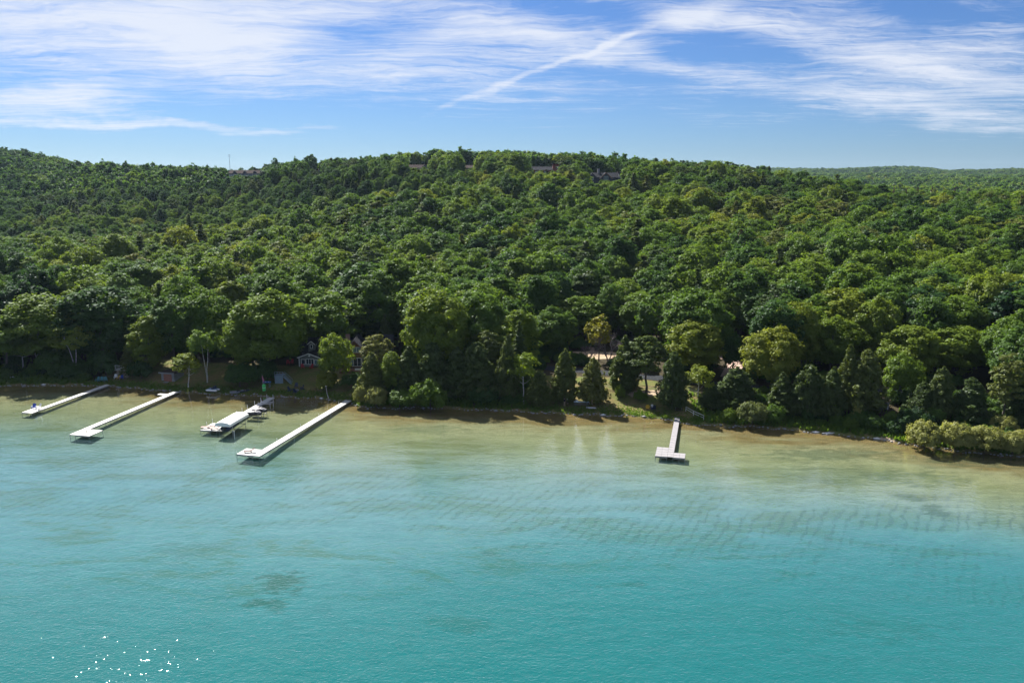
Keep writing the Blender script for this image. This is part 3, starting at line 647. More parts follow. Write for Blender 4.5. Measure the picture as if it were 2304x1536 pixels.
# dark house behind the big maple
q = P(505, 775, 4.4); e = empty('dark_cabin', (q.x, q.y, G(q.x, q.y)-.1), R(8)); tag(e, 'dark brown cabin in shade behind the big maple', 'house')
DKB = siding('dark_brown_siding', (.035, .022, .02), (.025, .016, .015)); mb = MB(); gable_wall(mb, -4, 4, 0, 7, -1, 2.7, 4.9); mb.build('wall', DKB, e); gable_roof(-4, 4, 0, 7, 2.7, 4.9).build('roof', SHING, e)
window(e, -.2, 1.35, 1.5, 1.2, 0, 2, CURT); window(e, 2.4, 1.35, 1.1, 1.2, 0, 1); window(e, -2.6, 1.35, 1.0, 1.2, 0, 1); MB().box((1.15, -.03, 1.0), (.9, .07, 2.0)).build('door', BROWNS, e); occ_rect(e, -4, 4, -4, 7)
# low brick boathouse
q = ground_at(378, 858); e = empty('boathouse', (q.x, q.y, q.z-.05), R(-14)); tag(e, 'small flat-roofed boathouse with brick-red front beside the second dock', 'hut')
BRK = plain('weathered_red_panel', (.30, .13, .09), .9, scale=2.5); BLK = plain('grey_concrete_block', (.24, .24, .25), .9, scale=1.5)
MB().box((0, 1.75, .85), (3.3, 3.4, 2.1)).build('wall', BLK, e); MB().box((0, .03, .85), (2.0, .1, 1.9)).build('door', BRK, e)
rf = MB().box((0, 1.75, 2.02), (3.9, 4.2, .16)); rf.build('roof', SHINGB, e); MB().box((0, -.38, 2.0), (3.96, .06, .3)).build('fascia', BLK, e); MB().box((.4, 2.0, 2.3), (.5, .5, .5)).build('chimney', BRK, e)
MB().box((-.25, -.5, -.05), (1.5, .7, .25)).build('step', BLK, e); occ_rect(e, -2, 2, -1, 4)
# roof-deck hut at the far left
q = ground_at(276, 850); e = empty('deck_hut', (q.x, q.y, q.z-.05), R(-6)); tag(e, 'pale concrete hut with a railed roof deck, half hidden by cedars', 'hut')
TAN = plain('tan_render', (.42, .33, .26), .9); MB().box((0, 1.5, .85), (2.6, 3, 2.0)).build('wall', TAN, e); MB().box((0, 1.5, 1.92), (3.1, 3.5, .14)).build('roof_deck', WHITE, e)
for x in (-1.45, -.5, .5, 1.45): MB().box((x, -.15, 2.45), (.07, .07, .92)).build('rail_post', WHITE, e)
for z in (2.45, 2.92): MB().box((0, -.15, z), (2.95, .05, .06)).build('rail', WHITE, e)
occ_rect(e, -1, 1, -1, 3)
# blue-grey landing with stairs under the maple
q = ground_at(628, 862); e = empty('lookout_platform', (q.x, q.y, q.z-.05), R(0)); tag(e, 'blue-grey boarded landing with railing and stairs in front of the maple trunks', 'platform')
BG = plain('blue_grey_paint', (.20, .27, .31), .7)
for k in range(9): MB().box((-.80+k*.2, 0, .85), (.185, .06, 1.7)).build('board', BG, e)
MB().box((0, 1.0, 1.68), (1.95, 2.1, .1)).build('deck', BG, e)
for x in (-.9, -.3, .3, .9): MB().box((x, -.02, 2.15), (.07, .07, .9)).build('rail_post', BG, e)
for z in (2.15, 2.58): MB().box((0, -.02, z), (1.9, .05, .06)).build('rail', BG, e)
for k in range(7): MB().box((1.25+k*.24, .35-k*.03, 1.5-k*.25), (.3, .9, .06)).build('stair_tread', BG, e)
for yy in (-.12, .82):
    MB().bar((1.0, yy, 2.5), (2.75, yy-.2, .85), .06, .06).build('stair_rail', BG, e); MB().bar((1.0, yy, 1.55), (2.75, yy-.2, -.1), .05, .2).build('stringer', BG, e)
    MB().box((2.7, yy-.2, .4), (.08, .08, .95)).build('stair_post', BG, e)
occ_rect(e, -1, 2.5, 0, 2, 1.5)
# shed by the right shore
q = ground_at(1985, 922); e = empty('shed', (q.x, q.y, q.z-.05), R(5)); tag(e, 'small weathered plank shed under the cedars near the right shore', 'shed')
PLK = plain('silver_grey_planks', (.17, .17, .175), .9, scale=3)
for k in range(9): MB().box((-1.12+k*.28, 0, .75), (.26, .06, 1.6)).build('board', PLK, e)
MB().box((0, 1.0, .75), (2.5, 1.9, 1.58)).build('wall', PLK, e); MB().box((0, .9, 1.72), (2.9, 2.5, .1), rx=R(6)).build('roof', SHINGB, e); MB().box((1.0, -.05, .7), (.12, .08, 1.5)).build('door_frame', WHITE, e); occ_rect(e, -1, 1, -2, 2)

# houses along the ridge: (u at column, distance, height cap for trees before them)
VIEWS = []
def ridge_site(px, Y, wpx, name, label, cap=0.0, rz=0.0, back=14):
    x = (px-1152)/FPX*(Y*math.cos(PITCH)+0); d = ray(px, 400); x = d.x/d.y*Y; z = G(x, Y)
    e = empty(name, (x, Y, z-.3), rz); tag(e, label, 'house', 'houses along the ridge'); half = wpx/2/FPX*Y*1.02
    VIEWS.append((x/Y, half/Y*.86, Y, (z+1.0+cap*.6-CAMH)/Y)); occ_rect(e, -half, half, -3, back, 4); return e, half
NAVY = siding('dark_blue_siding', (.05, .065, .09), (.035, .045, .065)); PALE = siding('pale_blue_siding', (.13, .17, .21), (.10, .135, .17)); REDS = siding('barn_red_siding', (.22, .045, .03), (.16, .035, .025))
e, hw = ridge_site(553, 610, 74, 'lodge', 'long two-storey pale lodge with brown roof on the left saddle of the ridge', 1.5)
mb = MB(); side_body(mb, -hw, hw, 0, 9, -2, 4.4, 6.6); mb.build('wall', PALE, e); side_roof(-hw, hw, 0, 9, 4.4, 6.6).build('roof', SHINGB, e)
for k in range(3):
    mb = MB(); x = -hw+hw*2*(k+.6)/3.4; gable_wall(mb, x-1.2, x+1.2, .5, 4, 4.0, 5.2, 6.1); d = mb.build('dormer', NAVY, e); gable_roof(x-1.2, x+1.2, .5, 4, 5.2, 6.1, .1, .2).build('dormer_roof', SHING, d)
for fl in (1.0, 3.2):
    for k in range(9): window(e, -hw+1.6+k*(2*hw-3.2)/8, fl, 1.5, 1.3, 0, 2, [CURT, GLASS])
MB().box((0, -1.0, 2.15), (2*hw, 2.0, .15)).build('balcony', WHITE, e)
e, hw = ridge_site(944, 575, 46, 'ridge_house', 'pale blue house with brown roof at the left of the ridge crest', 1.5)
mb = MB(); side_body(mb, -hw, hw, 0, 8, -2, 3.4, 5.6); mb.build('wall', PALE, e); side_roof(-hw, hw, 0, 8, 3.4, 5.6).build('roof', SHINGB, e)
mb = MB(); gable_wall(mb, .3*hw, hw, -1, 4, -2, 4.2, 5.9); mb.build('front_gable', NAVY, e); gable_roof(.3*hw, hw, -1, 4, 4.2, 5.9, .12, .3).build('gable_roof', SHINGB, e)
for k in range(4): window(e, -hw+1.2+k*2.2, 1.9, 1.5, 1.5, 0, 2, [CURT, GLASS])
window(e, .65*hw, 2.2, 2.6, 1.8, -1, 3, CURT)
e, hw = ridge_site(1056, 575, 34, 'ridge_house', 'dark blue house showing a strip of brown roof between ridge trees', 1.5)
mb = MB(); side_body(mb, -hw, hw, 0, 8, -2, 3.6, 5.4); mb.build('wall', NAVY, e); side_roof(-hw, hw, 0, 8, 3.6, 5.4).build('roof', SHINGB, e)
for k in range(3): window(e, -hw+1.5+k*2.6, 2.0, 1.6, 1.6, 0, 2, [CURT, GLASS])
e, hw = ridge_site(1222, 520, 76, 'ridge_house', 'barn-red house with a railed deck and tower on the ridge', 1.5)
mb = MB(); side_body(mb, -hw, hw*.55, 0, 9, -2, 3.4, 5.4); mb.build('wall', REDS, e); side_roof(-hw, hw*.55, 0, 9, 3.4, 5.4).build('roof', SHING, e)
MB().box((hw*.8, 3, 2.6), (hw*.5, 6, 9.2)).build('tower', REDS, e); MB().box((hw*.8, 3, 7.3), (hw*.62, 6.8, .3)).build('tower_roof', SHINGB, e)
for k in range(5): window(e, -hw+1.6+k*2.7, 2.0, 1.6, 1.7, 0, 2, [CURT, GLASS])
window(e, hw*.8, 5.0, 1.6, 1.6, 0, 2); window(e, hw*.8, 1.8, 1.6, 1.6, 0, 2)
MB().box((-hw*.2, -1.6, .1), (hw*1.4, 3.2, .2)).build('deck', dk, e)
for k in range(12): MB().box((-hw*.88+k*hw*1.36/11, -3.1, .75), (.12, .12, 1.1)).build('rail_post', dk, e)
MB().box((-hw*.2, -3.1, 1.3), (hw*1.4, .1, .12)).build('rail', dk, e)
e, hw = ridge_site(1365, 488, 90, 'ridge_house', 'large dark blue house with three gables and stone chimney below the ridge', 1.0)
mb = MB(); side_body(mb, -hw*.95, hw*.6, 0, 9, -2, 4.4, 7.0); mb.build('wall', NAVY, e); side_roof(-hw*.95, hw*.6, 0, 9, 4.4, 7.0).build('roof', SHING, e)
mb = MB(); gable_wall(mb, -hw*.32, hw*.22, -2, 4, -2, 4.0, 7.2); mb.build('front_gable', NAVY, e); gable_roof(-hw*.32, hw*.22, -2, 4, 4.0, 7.2, .15, .5).build('gable_roof', SHING, e); rake(-hw*.32, hw*.22, -2.55, 4.0, 7.2, .5, .3).build('rake_board', plain('cedar_trim', (.34, .19, .09), .7), e)
mb = MB(); gable_wall(mb, -hw*.9, -hw*.5, -1, 4, -2, 4.6, 6.6); mb.build('left_gable', NAVY, e); gable_roof(-hw*.9, -hw*.5, -1, 4, 4.6, 6.6, .12, .4).build('left_gable_roof', SHING, e)
MB().box((hw*.8, 3, 2.8), (hw*.42, 8, 9.0)).build('wing', NAVY, e); MB().box((hw*.8, 3, 7.4), (hw*.5, 9, .3)).build('wing_roof', SHINGB, e)
MB().box((-hw*.36, 4.2, 8.0), (1.3, 1.1, 3.0)).build('chimney', BLK, e)
window(e, -hw*.05, 3.9, 2.6, 2.2, -2, 3, CURT); window(e, -hw*.05, 1.0, 3.6, 2.0, -2, 4, [CURT, GLASS]); window(e, -hw*.7, 3.6, 1.7, 1.6, -1, 2, CURT); window(e, -hw*.7, 1.0, 1.8, 1.8, -1, 2, CURT)
for k in range(3): window(e, hw*.66+k*1.6, 5.0, 1.0, 1.4, -1, 1, CURT); window(e, hw*.66+k*1.6, 1.6, 1.0, 1.5, -1, 1)
for k in range(2): window(e, hw*.32+k*2.2, 1.4, 1.6, 1.7, 0, 2, [GLASS, CURT])
MB().box((hw*.2, -3.2, -.2), (hw*1.1, 2.4, .2)).build('deck', dk, e)
e, hw = ridge_site(706, 590, 18, 'ridge_house', 'small house with a pale roof edge between trees left of the crest', 2.0)
mb = MB(); side_body(mb, -hw, hw, 0, 7, -2, 3.2, 5.2); mb.build('wall', PALE, e); side_roof(-hw, hw, 0, 7, 3.2, 5.2).build('roof', SHINGB, e); window(e, 0, 1.8, 1.8, 1.5, 0, 2)
q = ray(519, 400); x = q.x/q.y*640
e = empty('antenna_mast', (x, 640, G(x, 640))); tag(e, 'thin antenna mast on the saddle left of the lodge', 'mast')
MB().tube([(0, 0, -.5), (0, 0, 22)], [.22, .12], 6).build('pole', plain('galvanised_steel', (.45, .46, .48), .5, .6), e)
for z in (20.2, 21.4): MB().box((0, 0, z), (2.4-.5*(z > 21), .12, .12)).build('crossarm', MATS['galvanised_steel'], e)

# ------------------------------------------------------------------ shore trees, one by one
NHARD = len(OCC)
HERO = [
 # kind, proto, px, base y, top y, width px, tint, name, label
 ('loose', 0, 20, 838, 712, 120, .42, 'broadleaf_tree', 'grey-green tree cut by the left edge of the photo'),
 ('maple', 1, 95, 822, 655, 165, .66, 'broadleaf_tree', 'tall pale olive tree standing behind the leftmost birch trunks'),
 ('birch', 0, 52, 826, 760, 70, .45, 'birch_tree', 'leftmost birch with a leaning white trunk'),
 ('birch', 2, 86, 828, 765, 62, .48, 'birch_tree', 'birch with an upright white trunk beside the leftmost birch'),
 ('birch', 1, 172, 842, 730, 86, .74, 'birch_tree', 'bright-topped birch with slanting white trunks near the leftmost dock'),
 ('maple', 2, 232, 812, 640, 190, .16, 'broadleaf_tree', 'massive dark green tree behind the roof-deck hut'),
 ('shrub', 0, 238, 846, 795, 66, .05, 'cedar_shrub', 'dark rounded evergreen bush left of the roof-deck hut'),
 ('shrub', 1, 120, 842, 790, 80, .22, 'bush', 'dark leafy bush below the birches at the far left'),
 ('shrub', 2, 170, 848, 815, 70, .12, 'bush', 'low dark bush at the foot of the slanting birches'),
 ('spruce', 0, 296, 845, 762, 54, .70, 'spruce_tree', 'small brownish spruce beside the roof-deck hut'),
 ('shrub', 0, 318, 852, 815, 52, .10, 'bush', 'dark bush between the roof-deck hut and the brick boathouse'),
 ('tall', 0, 340, 838, 708, 84, .68, 'broadleaf_tree', 'slim light green tree behind the gap between the two huts'),
 ('tall', 1, 392, 818, 660, 112, .22, 'broadleaf_tree', 'dark tall tree behind the brick boathouse'),
 ('birch', 0, 424, 872, 796, 62, .70, 'birch_tree', 'small light green birch right of the brick boathouse'),
 ('birch', 1, 466, 860, 736, 74, .50, 'birch_tree', 'flat-topped birch with forked white trunk on the left lawn'),
 ('maple', 3, 470, 815, 648, 118, .36, 'broadleaf_tree', 'domed mid-green tree behind the flat-topped birch'),
 ('maple', 0, 612, 846, 655, 178, .58, 'maple_tree', 'big round maple with two bare grey trunks above the blue-grey landing'),
 ('maple', 2, 570, 838, 690, 115, .60, 'maple_tree', 'left half companion of the big round maple, hanging low to the lawn'),
 ('shrub', 1, 541, 869, 822, 84, .20, 'cedar_shrub', 'broad rounded cedar bush at the left foot of the big maple'),
 ('shrub', 2, 588, 862, 812, 72, .06, 'cedar_shrub', 'dark cedar bush beside the blue-grey landing'),
 ('loose', 1, 752, 800, 655, 140, .48, 'oak_tree', 'open-crowned oak with a visible trunk rising behind the cottages'),
 ('round', 0, 752, 866, 754, 80, .64, 'linden_tree', 'rounded lawn tree standing between the two cottages'),
 ('shrub', 0, 733, 877, 838, 50, .92, 'bush', 'bright yellow-green bush on the lawn before the rounded tree'),
 ('shrub', 2, 797, 872, 842, 56, .14, 'bush', 'dark bush below the deck of the red-brown house'),
 ('spruce', 1, 838, 792, 658, 60, .12, 'spruce_tree', 'dark pointed spruce behind the red-brown house'),
 ('pine', 0, 806, 792, 668, 86, .30, 'pine_tree', 'shaggy dark pine rising behind the red-brown house'),
 ('spruce', 0, 868, 800, 705, 48, .35, 'spruce_tree', 'blue-tinged spruce tip right of the red-brown house'),
 ('pine', 1, 852, 858, 742, 72, .88, 'hemlock_tree', 'light feathery hemlock beside the red-brown house'),
 ('cedar', 0, 838, 893, 792, 62, .62, 'cedar_tree', 'olive cedar at the corner of the lawn by the fourth dock'),
 ('tall', 2, 884, 893, 788, 54, .70, 'broadleaf_tree', 'light green young tree between cedars right of the fourth dock'),
 ('willow', 0, 812, 908, 872, 34, .40, 'bush', 'small pale waterside bush at the shore end of the fourth dock'),
 ('willow', 1, 848, 917, 872, 54, .45, 'bush', 'pale rounded waterside bush right of the fourth dock'),
 ('shrub', 1, 900, 916, 880, 66, .46, 'bush', 'mid-green waterside bush left of the tall waterside bush'),
 ('shrub', 0, 968, 921, 862, 78, .44, 'bush', 'tall waterside bush overhanging the lake left of the cedar row'),
 ('shrub', 2, 935, 915, 875, 44, .62, 'bush', 'light-tipped bush squeezed between two waterside bushes'),
 ('cedar', 1, 922, 893, 778, 72, .30, 'cedar_tree', 'first dark cedar of the waterside row'),
 ('cedar', 2, 975, 890, 772, 80, .26, 'cedar_tree', 'second cedar of the waterside row'),
 ('cedar', 3, 1030, 893, 782, 78, .24, 'cedar_tree', 'third cedar of the waterside row'),
 ('cedar', 0, 1075, 895, 770, 92, .36, 'cedar_tree', 'broad low-skirted cedar of the waterside row'),
 ('pine', 0, 1100, 870, 738, 76, .48, 'pine_tree', 'shaggy olive pine behind the cedar row'),
 ('shrub', 1, 1085, 906, 870, 86, .10, 'bush', 'dark bush under the broad cedar at the water'),
 ('cedar', 1, 1143, 901, 752, 54, .44, 'cedar_tree', 'slim pointed cedar with a pale bare trunk base'),
 ('spruce', 1, 1168, 868, 718, 62, .22, 'spruce_tree', 'dark spruce behind the slim pointed cedar'),
 ('birch', 2, 1178, 908, 792, 68, .66, 'birch_tree', 'light green birch at the water left of the people'),
 ('cedar', 2, 1212, 911, 832, 56, .42, 'cedar_tree', 'short bushy cedar at the water left of the people'),
 ('cedar', 3, 1270, 903, 786, 56, .46, 'cedar_tree', 'cedar with a grey trunk right behind the two standing people'),
 ('cedar', 0, 1333, 908, 804, 56, .72, 'cedar_tree', 'neat conical bright cedar beside the picnic table'),
 ('cedar', 1, 1404, 880, 755, 60, .38, 'cedar_tree', 'dark cedar above the rail fence left of the trunked pine'),
 ('pine', 1, 1453, 886, 742, 88, .34, 'pine_tree', 'dark pine with a bare trunk above the rail fence'),
 ('cedar', 2, 1513, 918, 792, 62, .18, 'cedar_tree', 'dark cedar left of the wooden steps to the T-shaped dock'),
 ('maple', 1, 1558, 848, 716, 128, .74, 'maple_tree', 'bright green spreading tree above the T-shaped dock'),
 ('birch', 0, 1572, 915, 824, 70, .78, 'birch_tree', 'small yellow-green birch with white trunk right of the T-shaped dock'),
 ('round', 1, 1648, 846, 752, 62, .18, 'broadleaf_tree', 'small dark blue-green tree on the gravel beyond the road'),
 ('maple', 3, 1738, 885, 734, 128, .84, 'maple_tree', 'brightest yellow-green maple right of the road opening'),
 ('cedar', 3, 1655, 916, 826, 84, .22, 'cedar_tree', 'dark spreading cedar on the bank right of the road opening'),
 ('cedar', 0, 1600, 918, 862, 50, .15, 'cedar_tree', 'low dark cedar right of the wooden steps'),
 ('shrub', 2, 1637, 951, 922, 36, .55, 'bush', 'small round bush on the right bank'),
 ('willow', 2, 1692, 955, 905, 64, .12, 'bush', 'blue-green rounded bush on the right bank'),
 ('shrub', 0, 1738, 953, 915, 50, .36, 'bush', 'mid-green bush right of the blue-green rounded bush'),
 ('cedar', 1, 1756, 930, 838, 70, .28, 'cedar_tree', 'first cedar of the right bank hedge'),
 ('cedar', 2, 1815, 936, 822, 74, .24, 'cedar_tree', 'second, widest cedar of the right bank hedge'),
 ('cedar', 3, 1868, 940, 826, 62, .26, 'cedar_tree', 'third cedar of the right bank hedge'),
 ('cedar', 1, 1902, 925, 776, 58, .52, 'cedar_tree', 'tallest pointed cedar of the right bank hedge'),
 ('cedar', 0, 1942, 928, 786, 84, .46, 'cedar_tree', 'broad olive cedar left of the plank shed'),
 ('sapling', 0, 1927, 953, 906, 27, .75, 'sapling', 'tiny yellow-green cone-shaped sapling on the open bank'),
 ('maple', 0, 1866, 846, 712, 124, .60, 'broadleaf_tree', 'rounded olive tree behind the right bank hedge'),
 ('maple', 2, 2046, 862, 728, 132, .70, 'broadleaf_tree', 'light green domed tree above the plank shed'),
 ('round', 0, 2020, 905, 798, 84, .50, 'broadleaf_tree', 'soft green small tree just right of the plank shed'),
 ('maple', 1, 2150, 856, 730, 138, .64, 'broadleaf_tree', 'broad green tree above the pointed cedar on the right'),
 ('maple', 3, 2248, 850, 734, 140, .60, 'broadleaf_tree', 'broad tree near the right edge below the utility pole'),
 ('cedar', 3, 2112, 940, 826, 62, .40, 'cedar_tree', 'pointed cedar behind the first willow bush'),
 ('cedar', 2, 2072, 935, 860, 60, .20, 'cedar_tree', 'dark low cedar left of the pointed cedar behind the willows'),
 ('cedar', 0, 2178, 948, 850, 84, .14, 'cedar_tree', 'dark wide cedar behind the middle willow bushes'),
 ('pine', 0, 2254, 958, 790, 80, .62, 'pine_tree', 'tall shaggy tree wrapped in pale vines near the right edge'),
 ('cedar', 1, 2300, 958, 835, 76, .16, 'cedar_tree', 'dark cedar cut by the right edge of the photo'),
 ('willow', 0, 2080, 1011, 951, 74, .70, 'willow_bush', 'leftmost of the pale willow bushes in the water on the right'),
 ('willow', 1, 2148, 1015, 953, 70, .76, 'willow_bush', 'second pale willow bush from the left on the right shore'),
 ('willow', 2, 2214, 1019, 959, 74, .70, 'willow_bush', 'third pale willow bush from the left on the right shore'),
 ('willow', 0, 2276, 1023, 976, 66, .66, 'willow_bush', 'low pale willow bush running to the right edge'),
 ('willow', 1, 2257, 985, 938, 56, .66, 'willow_bush', 'pale willow bush standing behind the waterside willows'),
 ('willow', 2, 2306, 1010, 968, 50, .80, 'willow_bush', 'yellowish willow bush at the right edge'),
 ('shrub', 1, 2205, 965, 938, 36, .20, 'bush', 'small blue-green bush just behind the willow bushes'),
 ('shrub', 0, 1396, 897, 868, 22, .55, 'bush', 'small leafy bush on the bank under the rail fence'),
 ('shrub', 2, 1440, 902, 880, 30, .45, 'bush', 'low green bush on the bank below the trunked pine'),
 ('maple', 0, 1245, 800, 690, 110, .40, 'broadleaf_tree', 'mid-green tree left of the sandy clearing'),
 ('maple', 1, 1300, 772, 662, 120, .46, 'broadleaf_tree', 'tree behind the sandy clearing left of the yellowing tree'),
 ('maple', 3, 1440, 775, 655, 130, .50, 'broadleaf_tree', 'tree behind the sandy clearing right of the yellowing tree'),
]
for h in HERO: tree_px(h[0], h[1], h[2], h[3], h[4], h[5], min(.97, h[6]+.11), h[7], h[8], 'trees and bushes along the shore')
e = tree_px('yellow', 0, 1347, 812, 712, 62, .5, 'yellowing_tree', 'half-dead tree with yellow leaves at the sandy clearing', 'trees and bushes along the shore')
q = ground_at(1368, 812); e = empty('dead_tree', q, .4, (1.0, 1.0, 1.02)); tag(e, 'bare purplish grey dead tree behind the yellowing tree', 'tree'); obj('branches', dead_mesh(3, 9.5, 3.4, DEADW), e)
q = ground_at(1325, 815); e = empty('dead_tree', q, 2.1, (.6, .6, .62)); tag(e, 'small bare grey dead tree left of the yellowing tree', 'tree'); obj('branches', e.children[0].data if e.children else dead_mesh(5, 9.5, 3.4, DEADW), e)

# ------------------------------------------------------------------ the forest
frng = np.random.default_rng(11)
cand = []
def scatter(y0, y1, sp, umax):
    ny = int((y1-y0)/sp)
    for j in range(ny):
        Y = y0+j*sp; W = Y*umax; xs_ = np.arange(-W, W, sp)+frng.uniform(-.42, .42, int(math.ceil(2*W/sp)))[: len(np.arange(-W, W, sp))]*sp+(j % 2)*sp*.5
        ys_ = Y+frng.uniform(-.42, .42, len(xs_))*sp; cand.append(np.stack([xs_, ys_, np.full(len(xs_), sp)], -1))
scatter(118, 335, 7.6, .84); scatter(335, 720, 8.2, .84)
keepc = []
for a_ in cand:
    uu = a_[:, 0]/a_[:, 1]; yl_ = a_[:, 1]+60*np.clip(uu+.05, -.4, .6)*0
    keepc.append(a_[~((uu < -.02+.05*np.sin(a_[:, 1]*.05)) & (a_[:, 1] > 330+220*np.clip(uu+.45, 0, .5)))])
cand = keepc; nb0 = len(cand)
scatter(300, 720, 6.2, .84)
for k_ in range(nb0, len(cand)):
    a_ = cand[k_]; uu = a_[:, 0]/a_[:, 1]; cand[k_] = a_[(uu < -.02+.05*np.sin(a_[:, 1]*.05)) & (a_[:, 1] > 330+220*np.clip(uu+.45, 0, .5))]
scatter(720, 1300, 9.0, .80); scatter(1300, 3200, 14.0, .78)
C = np.concatenate(cand); X, Y, SP = C.T; T = Y-yshore(X)
u = X/Y
keep = T > np.where(X < -98, 7, np.where((X > -98) & (X < -28), 19, np.where(X < 2, 10, np.where(X < 45, 31, 13))))
occ = np.array(OCC)
gk = np.zeros(len(C), bool); nearsel = (Y < 700) & keep
idx = np.where(nearsel)[0]
bad = np.zeros(len(idx), bool)
for i in range(0, len(occ), 400):
    o = occ[i:i+400]; d2 = (X[idx][:, None]-o[:, 0])**2+(Y[idx][:, None]-o[:, 1])**2
    bad |= (d2 < (o[:, 2]+2.0)**2).any(1)
keep[idx[bad]] = False
C = C[keep]; X, Y, SP = C.T; u = X/Y; Z = gz(X, Y); n = len(C)
nz_ = np.sin(X*.021+1)+np.sin(Y*.027+X*.011)+np.sin(X*.06-Y*.05)          # stands of older and younger growth
small = SP < 6.5
Ht = np.where(small, frng.normal(12.5, 2.0, n), frng.normal(17.0, 2.0, n))+.8*nz_
left = np.clip((-u-.1)/.35, 0, 1)*np.clip((Y-300)/120, 0, 1)
Ht *= 1-.05*left
Ht = np.where(Y > 900, Ht*.95, Ht); Ht = np.maximum(Ht, 7)
slope_young = np.clip((Y-380)/60, 0, 1)*np.clip((560-Y)/40, 0, 1)*(u > -.45)*(u < .15)
Ht *= 1-.16*slope_young*(frng.uniform(0, 1, n) < .7)
for (u0, hu, Yh, ang) in VIEWS:
    s = (np.abs(u-u0) < hu+.006) & (Y < Yh+2) & (Y > Yh-190)
    cap = CAMH+ang*Y-Z
    Ht = np.where(s, np.minimum(Ht, cap+frng.normal(0, .9, n)), Ht)
Rd = np.where(small, np.clip(Ht*frng.uniform(.25, .36, n), 1.6, 4.6), np.clip(Ht*frng.uniform(.28, .39, n), 2.0, 7.2))*np.where(SP > 8.6, SP/9.5, 1)
PXc = 1152+u*FPX*math.cos(PITCH)
_sx = [-400, 0, 60, 130, 200, 300, 400, 500, 560, 600, 640, 700, 760, 820, 900, 950, 1040, 1100, 1200, 1300, 1400, 1500, 1600, 1700, 1800, 1900, 2000, 2304, 2700]
_sy = [310, 332, 345, 357, 361, 370, 374, 380, 386, 381, 372, 362, 361, 358, 347, 341, 338, 342, 345, 347, 358, 362, 368, 376, 386, 400, 418, 430, 435]
_fy = np.interp(PXc, [-400, 1500, 1750, 1850, 1950, 2020, 2090, 2200, 2304, 2700], [345, 362, 378, 381, 375, 373, 384, 380, 378, 372])
ys_ = np.where(Y > 800, np.where(PXc < 1300, 330, _fy), np.interp(PXc, _sx, _sy))+frng.normal(0, 4.0, n)*np.where(Y > 800, .4, 1)
capz = CAMH+Y*np.tan(np.arctan((768-ys_)/FPX)-PITCH)-Z
squash = Ht > capz; Rd = np.where(squash, Rd*np.clip(capz/np.maximum(Ht, 1), .55, 1), Rd); Ht = np.minimum(Ht, capz)
crest = (Y > 1e9) & (Y < 650) & (u < .0) & (u > -.42)
Ht = np.where(crest & (Ht > 9), Ht*frng.uniform(.78, 1.25, n), Ht); Rd = np.where(crest, Rd*.85, Rd)
giant = frng.uniform(0, 1, n) < .12
Rd = np.where(giant & ~squash & (Y < 420), Rd*1.22, Rd); Ht = np.where(giant & ~squash & (Y < 330), Ht*1.08, Ht)
ok = Ht > 3.0
C, X, Y, SP, u, Z, Ht, Rd = C[ok], X[ok], Y[ok], SP[ok], u[ok], Z[ok], Ht[ok], Rd[ok]; n = len(X)
order = np.argsort(Y); C, X, Y, SP, u, Z, Ht, Rd = [a[order] for a in (C, X, Y, SP, u, Z, Ht, Rd)]
# leave out what the slope hides
bins = np.full(600, -9.0); vis = np.ones(n, bool); ub = np.clip(((u+.85)/1.7*600).astype(int), 0, 599)
for i in range(n):
    b = ub[i]; top = (Z[i]+Ht[i]-CAMH)/Y[i]
    w_ = max(1, int(Rd[i]/Y[i]/1.7*600))
    vis[i] = top > bins[b]-(.035 if Y[i] < 330 else .012 if Y[i] < 800 else .004)
    lo, hi = max(0, b-w_), min(600, b+w_+1); mid = (Z[i]+Ht[i]*.62-CAMH)/Y[i]
    bins[lo:hi] = np.maximum(bins[lo:hi], mid)
C, X, Y, SP, u, Z, Ht, Rd = [a[vis] for a in (C, X, Y, SP, u, Z, Ht, Rd)]; n = len(X)
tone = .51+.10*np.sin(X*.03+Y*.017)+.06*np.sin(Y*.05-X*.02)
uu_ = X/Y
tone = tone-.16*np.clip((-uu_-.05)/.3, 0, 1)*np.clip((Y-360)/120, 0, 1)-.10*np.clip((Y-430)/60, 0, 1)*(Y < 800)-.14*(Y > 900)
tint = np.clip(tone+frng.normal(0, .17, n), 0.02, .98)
kind = frng.uniform(0, 1, n); rotz = frng.uniform(0, 6.283, n)
inview = (np.abs(u) < .655)
N_SINGLE = 215
single = np.zeros(n, bool); single[np.where(inview & (Y < 400))[0][:N_SINGLE]] = True
def zone(x, y):
    r = x/y
    return ('at the far left behind the birches' if r < -.45 else 'behind the huts and left lawn' if r < -.30 else 'behind the cottages' if r < -.15 else 'behind the waterside cedar row' if r < .03
            else 'beyond the sandy clearing' if r < .2 else 'beyond the road opening' if r < .36 else 'above the right bank hedge' if r < .5 else 'above the willow bushes')
names_ = []
for i in np.where(single)[0]:
    k = kind[i]; kd = 'maple' if k < .46 else 'tall' if k < .70 else 'loose' if k < .86 else 'pine' if k < .925 else 'spruce'
    pr = PR[kd][int(frng.integers(0, len(PR[kd])))]
    tw_ = 'dark green' if tint[i] < .38 else 'mid-green' if tint[i] < .55 else 'yellow-green'
    ev = kd in ('pine', 'spruce'); rr = Rd[i]*(.72 if ev else 1)
    lb = ('dark evergreen tree' if ev else f'{tw_} broadleaf tree')+f' in the closed forest {zone(X[i], Y[i])}'
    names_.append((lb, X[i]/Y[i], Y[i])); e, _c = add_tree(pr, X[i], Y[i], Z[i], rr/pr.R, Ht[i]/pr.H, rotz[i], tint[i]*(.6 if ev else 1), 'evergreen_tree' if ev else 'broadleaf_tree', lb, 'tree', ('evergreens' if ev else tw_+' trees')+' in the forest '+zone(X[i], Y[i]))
    names_[-1] = names_[-1]+(e,)
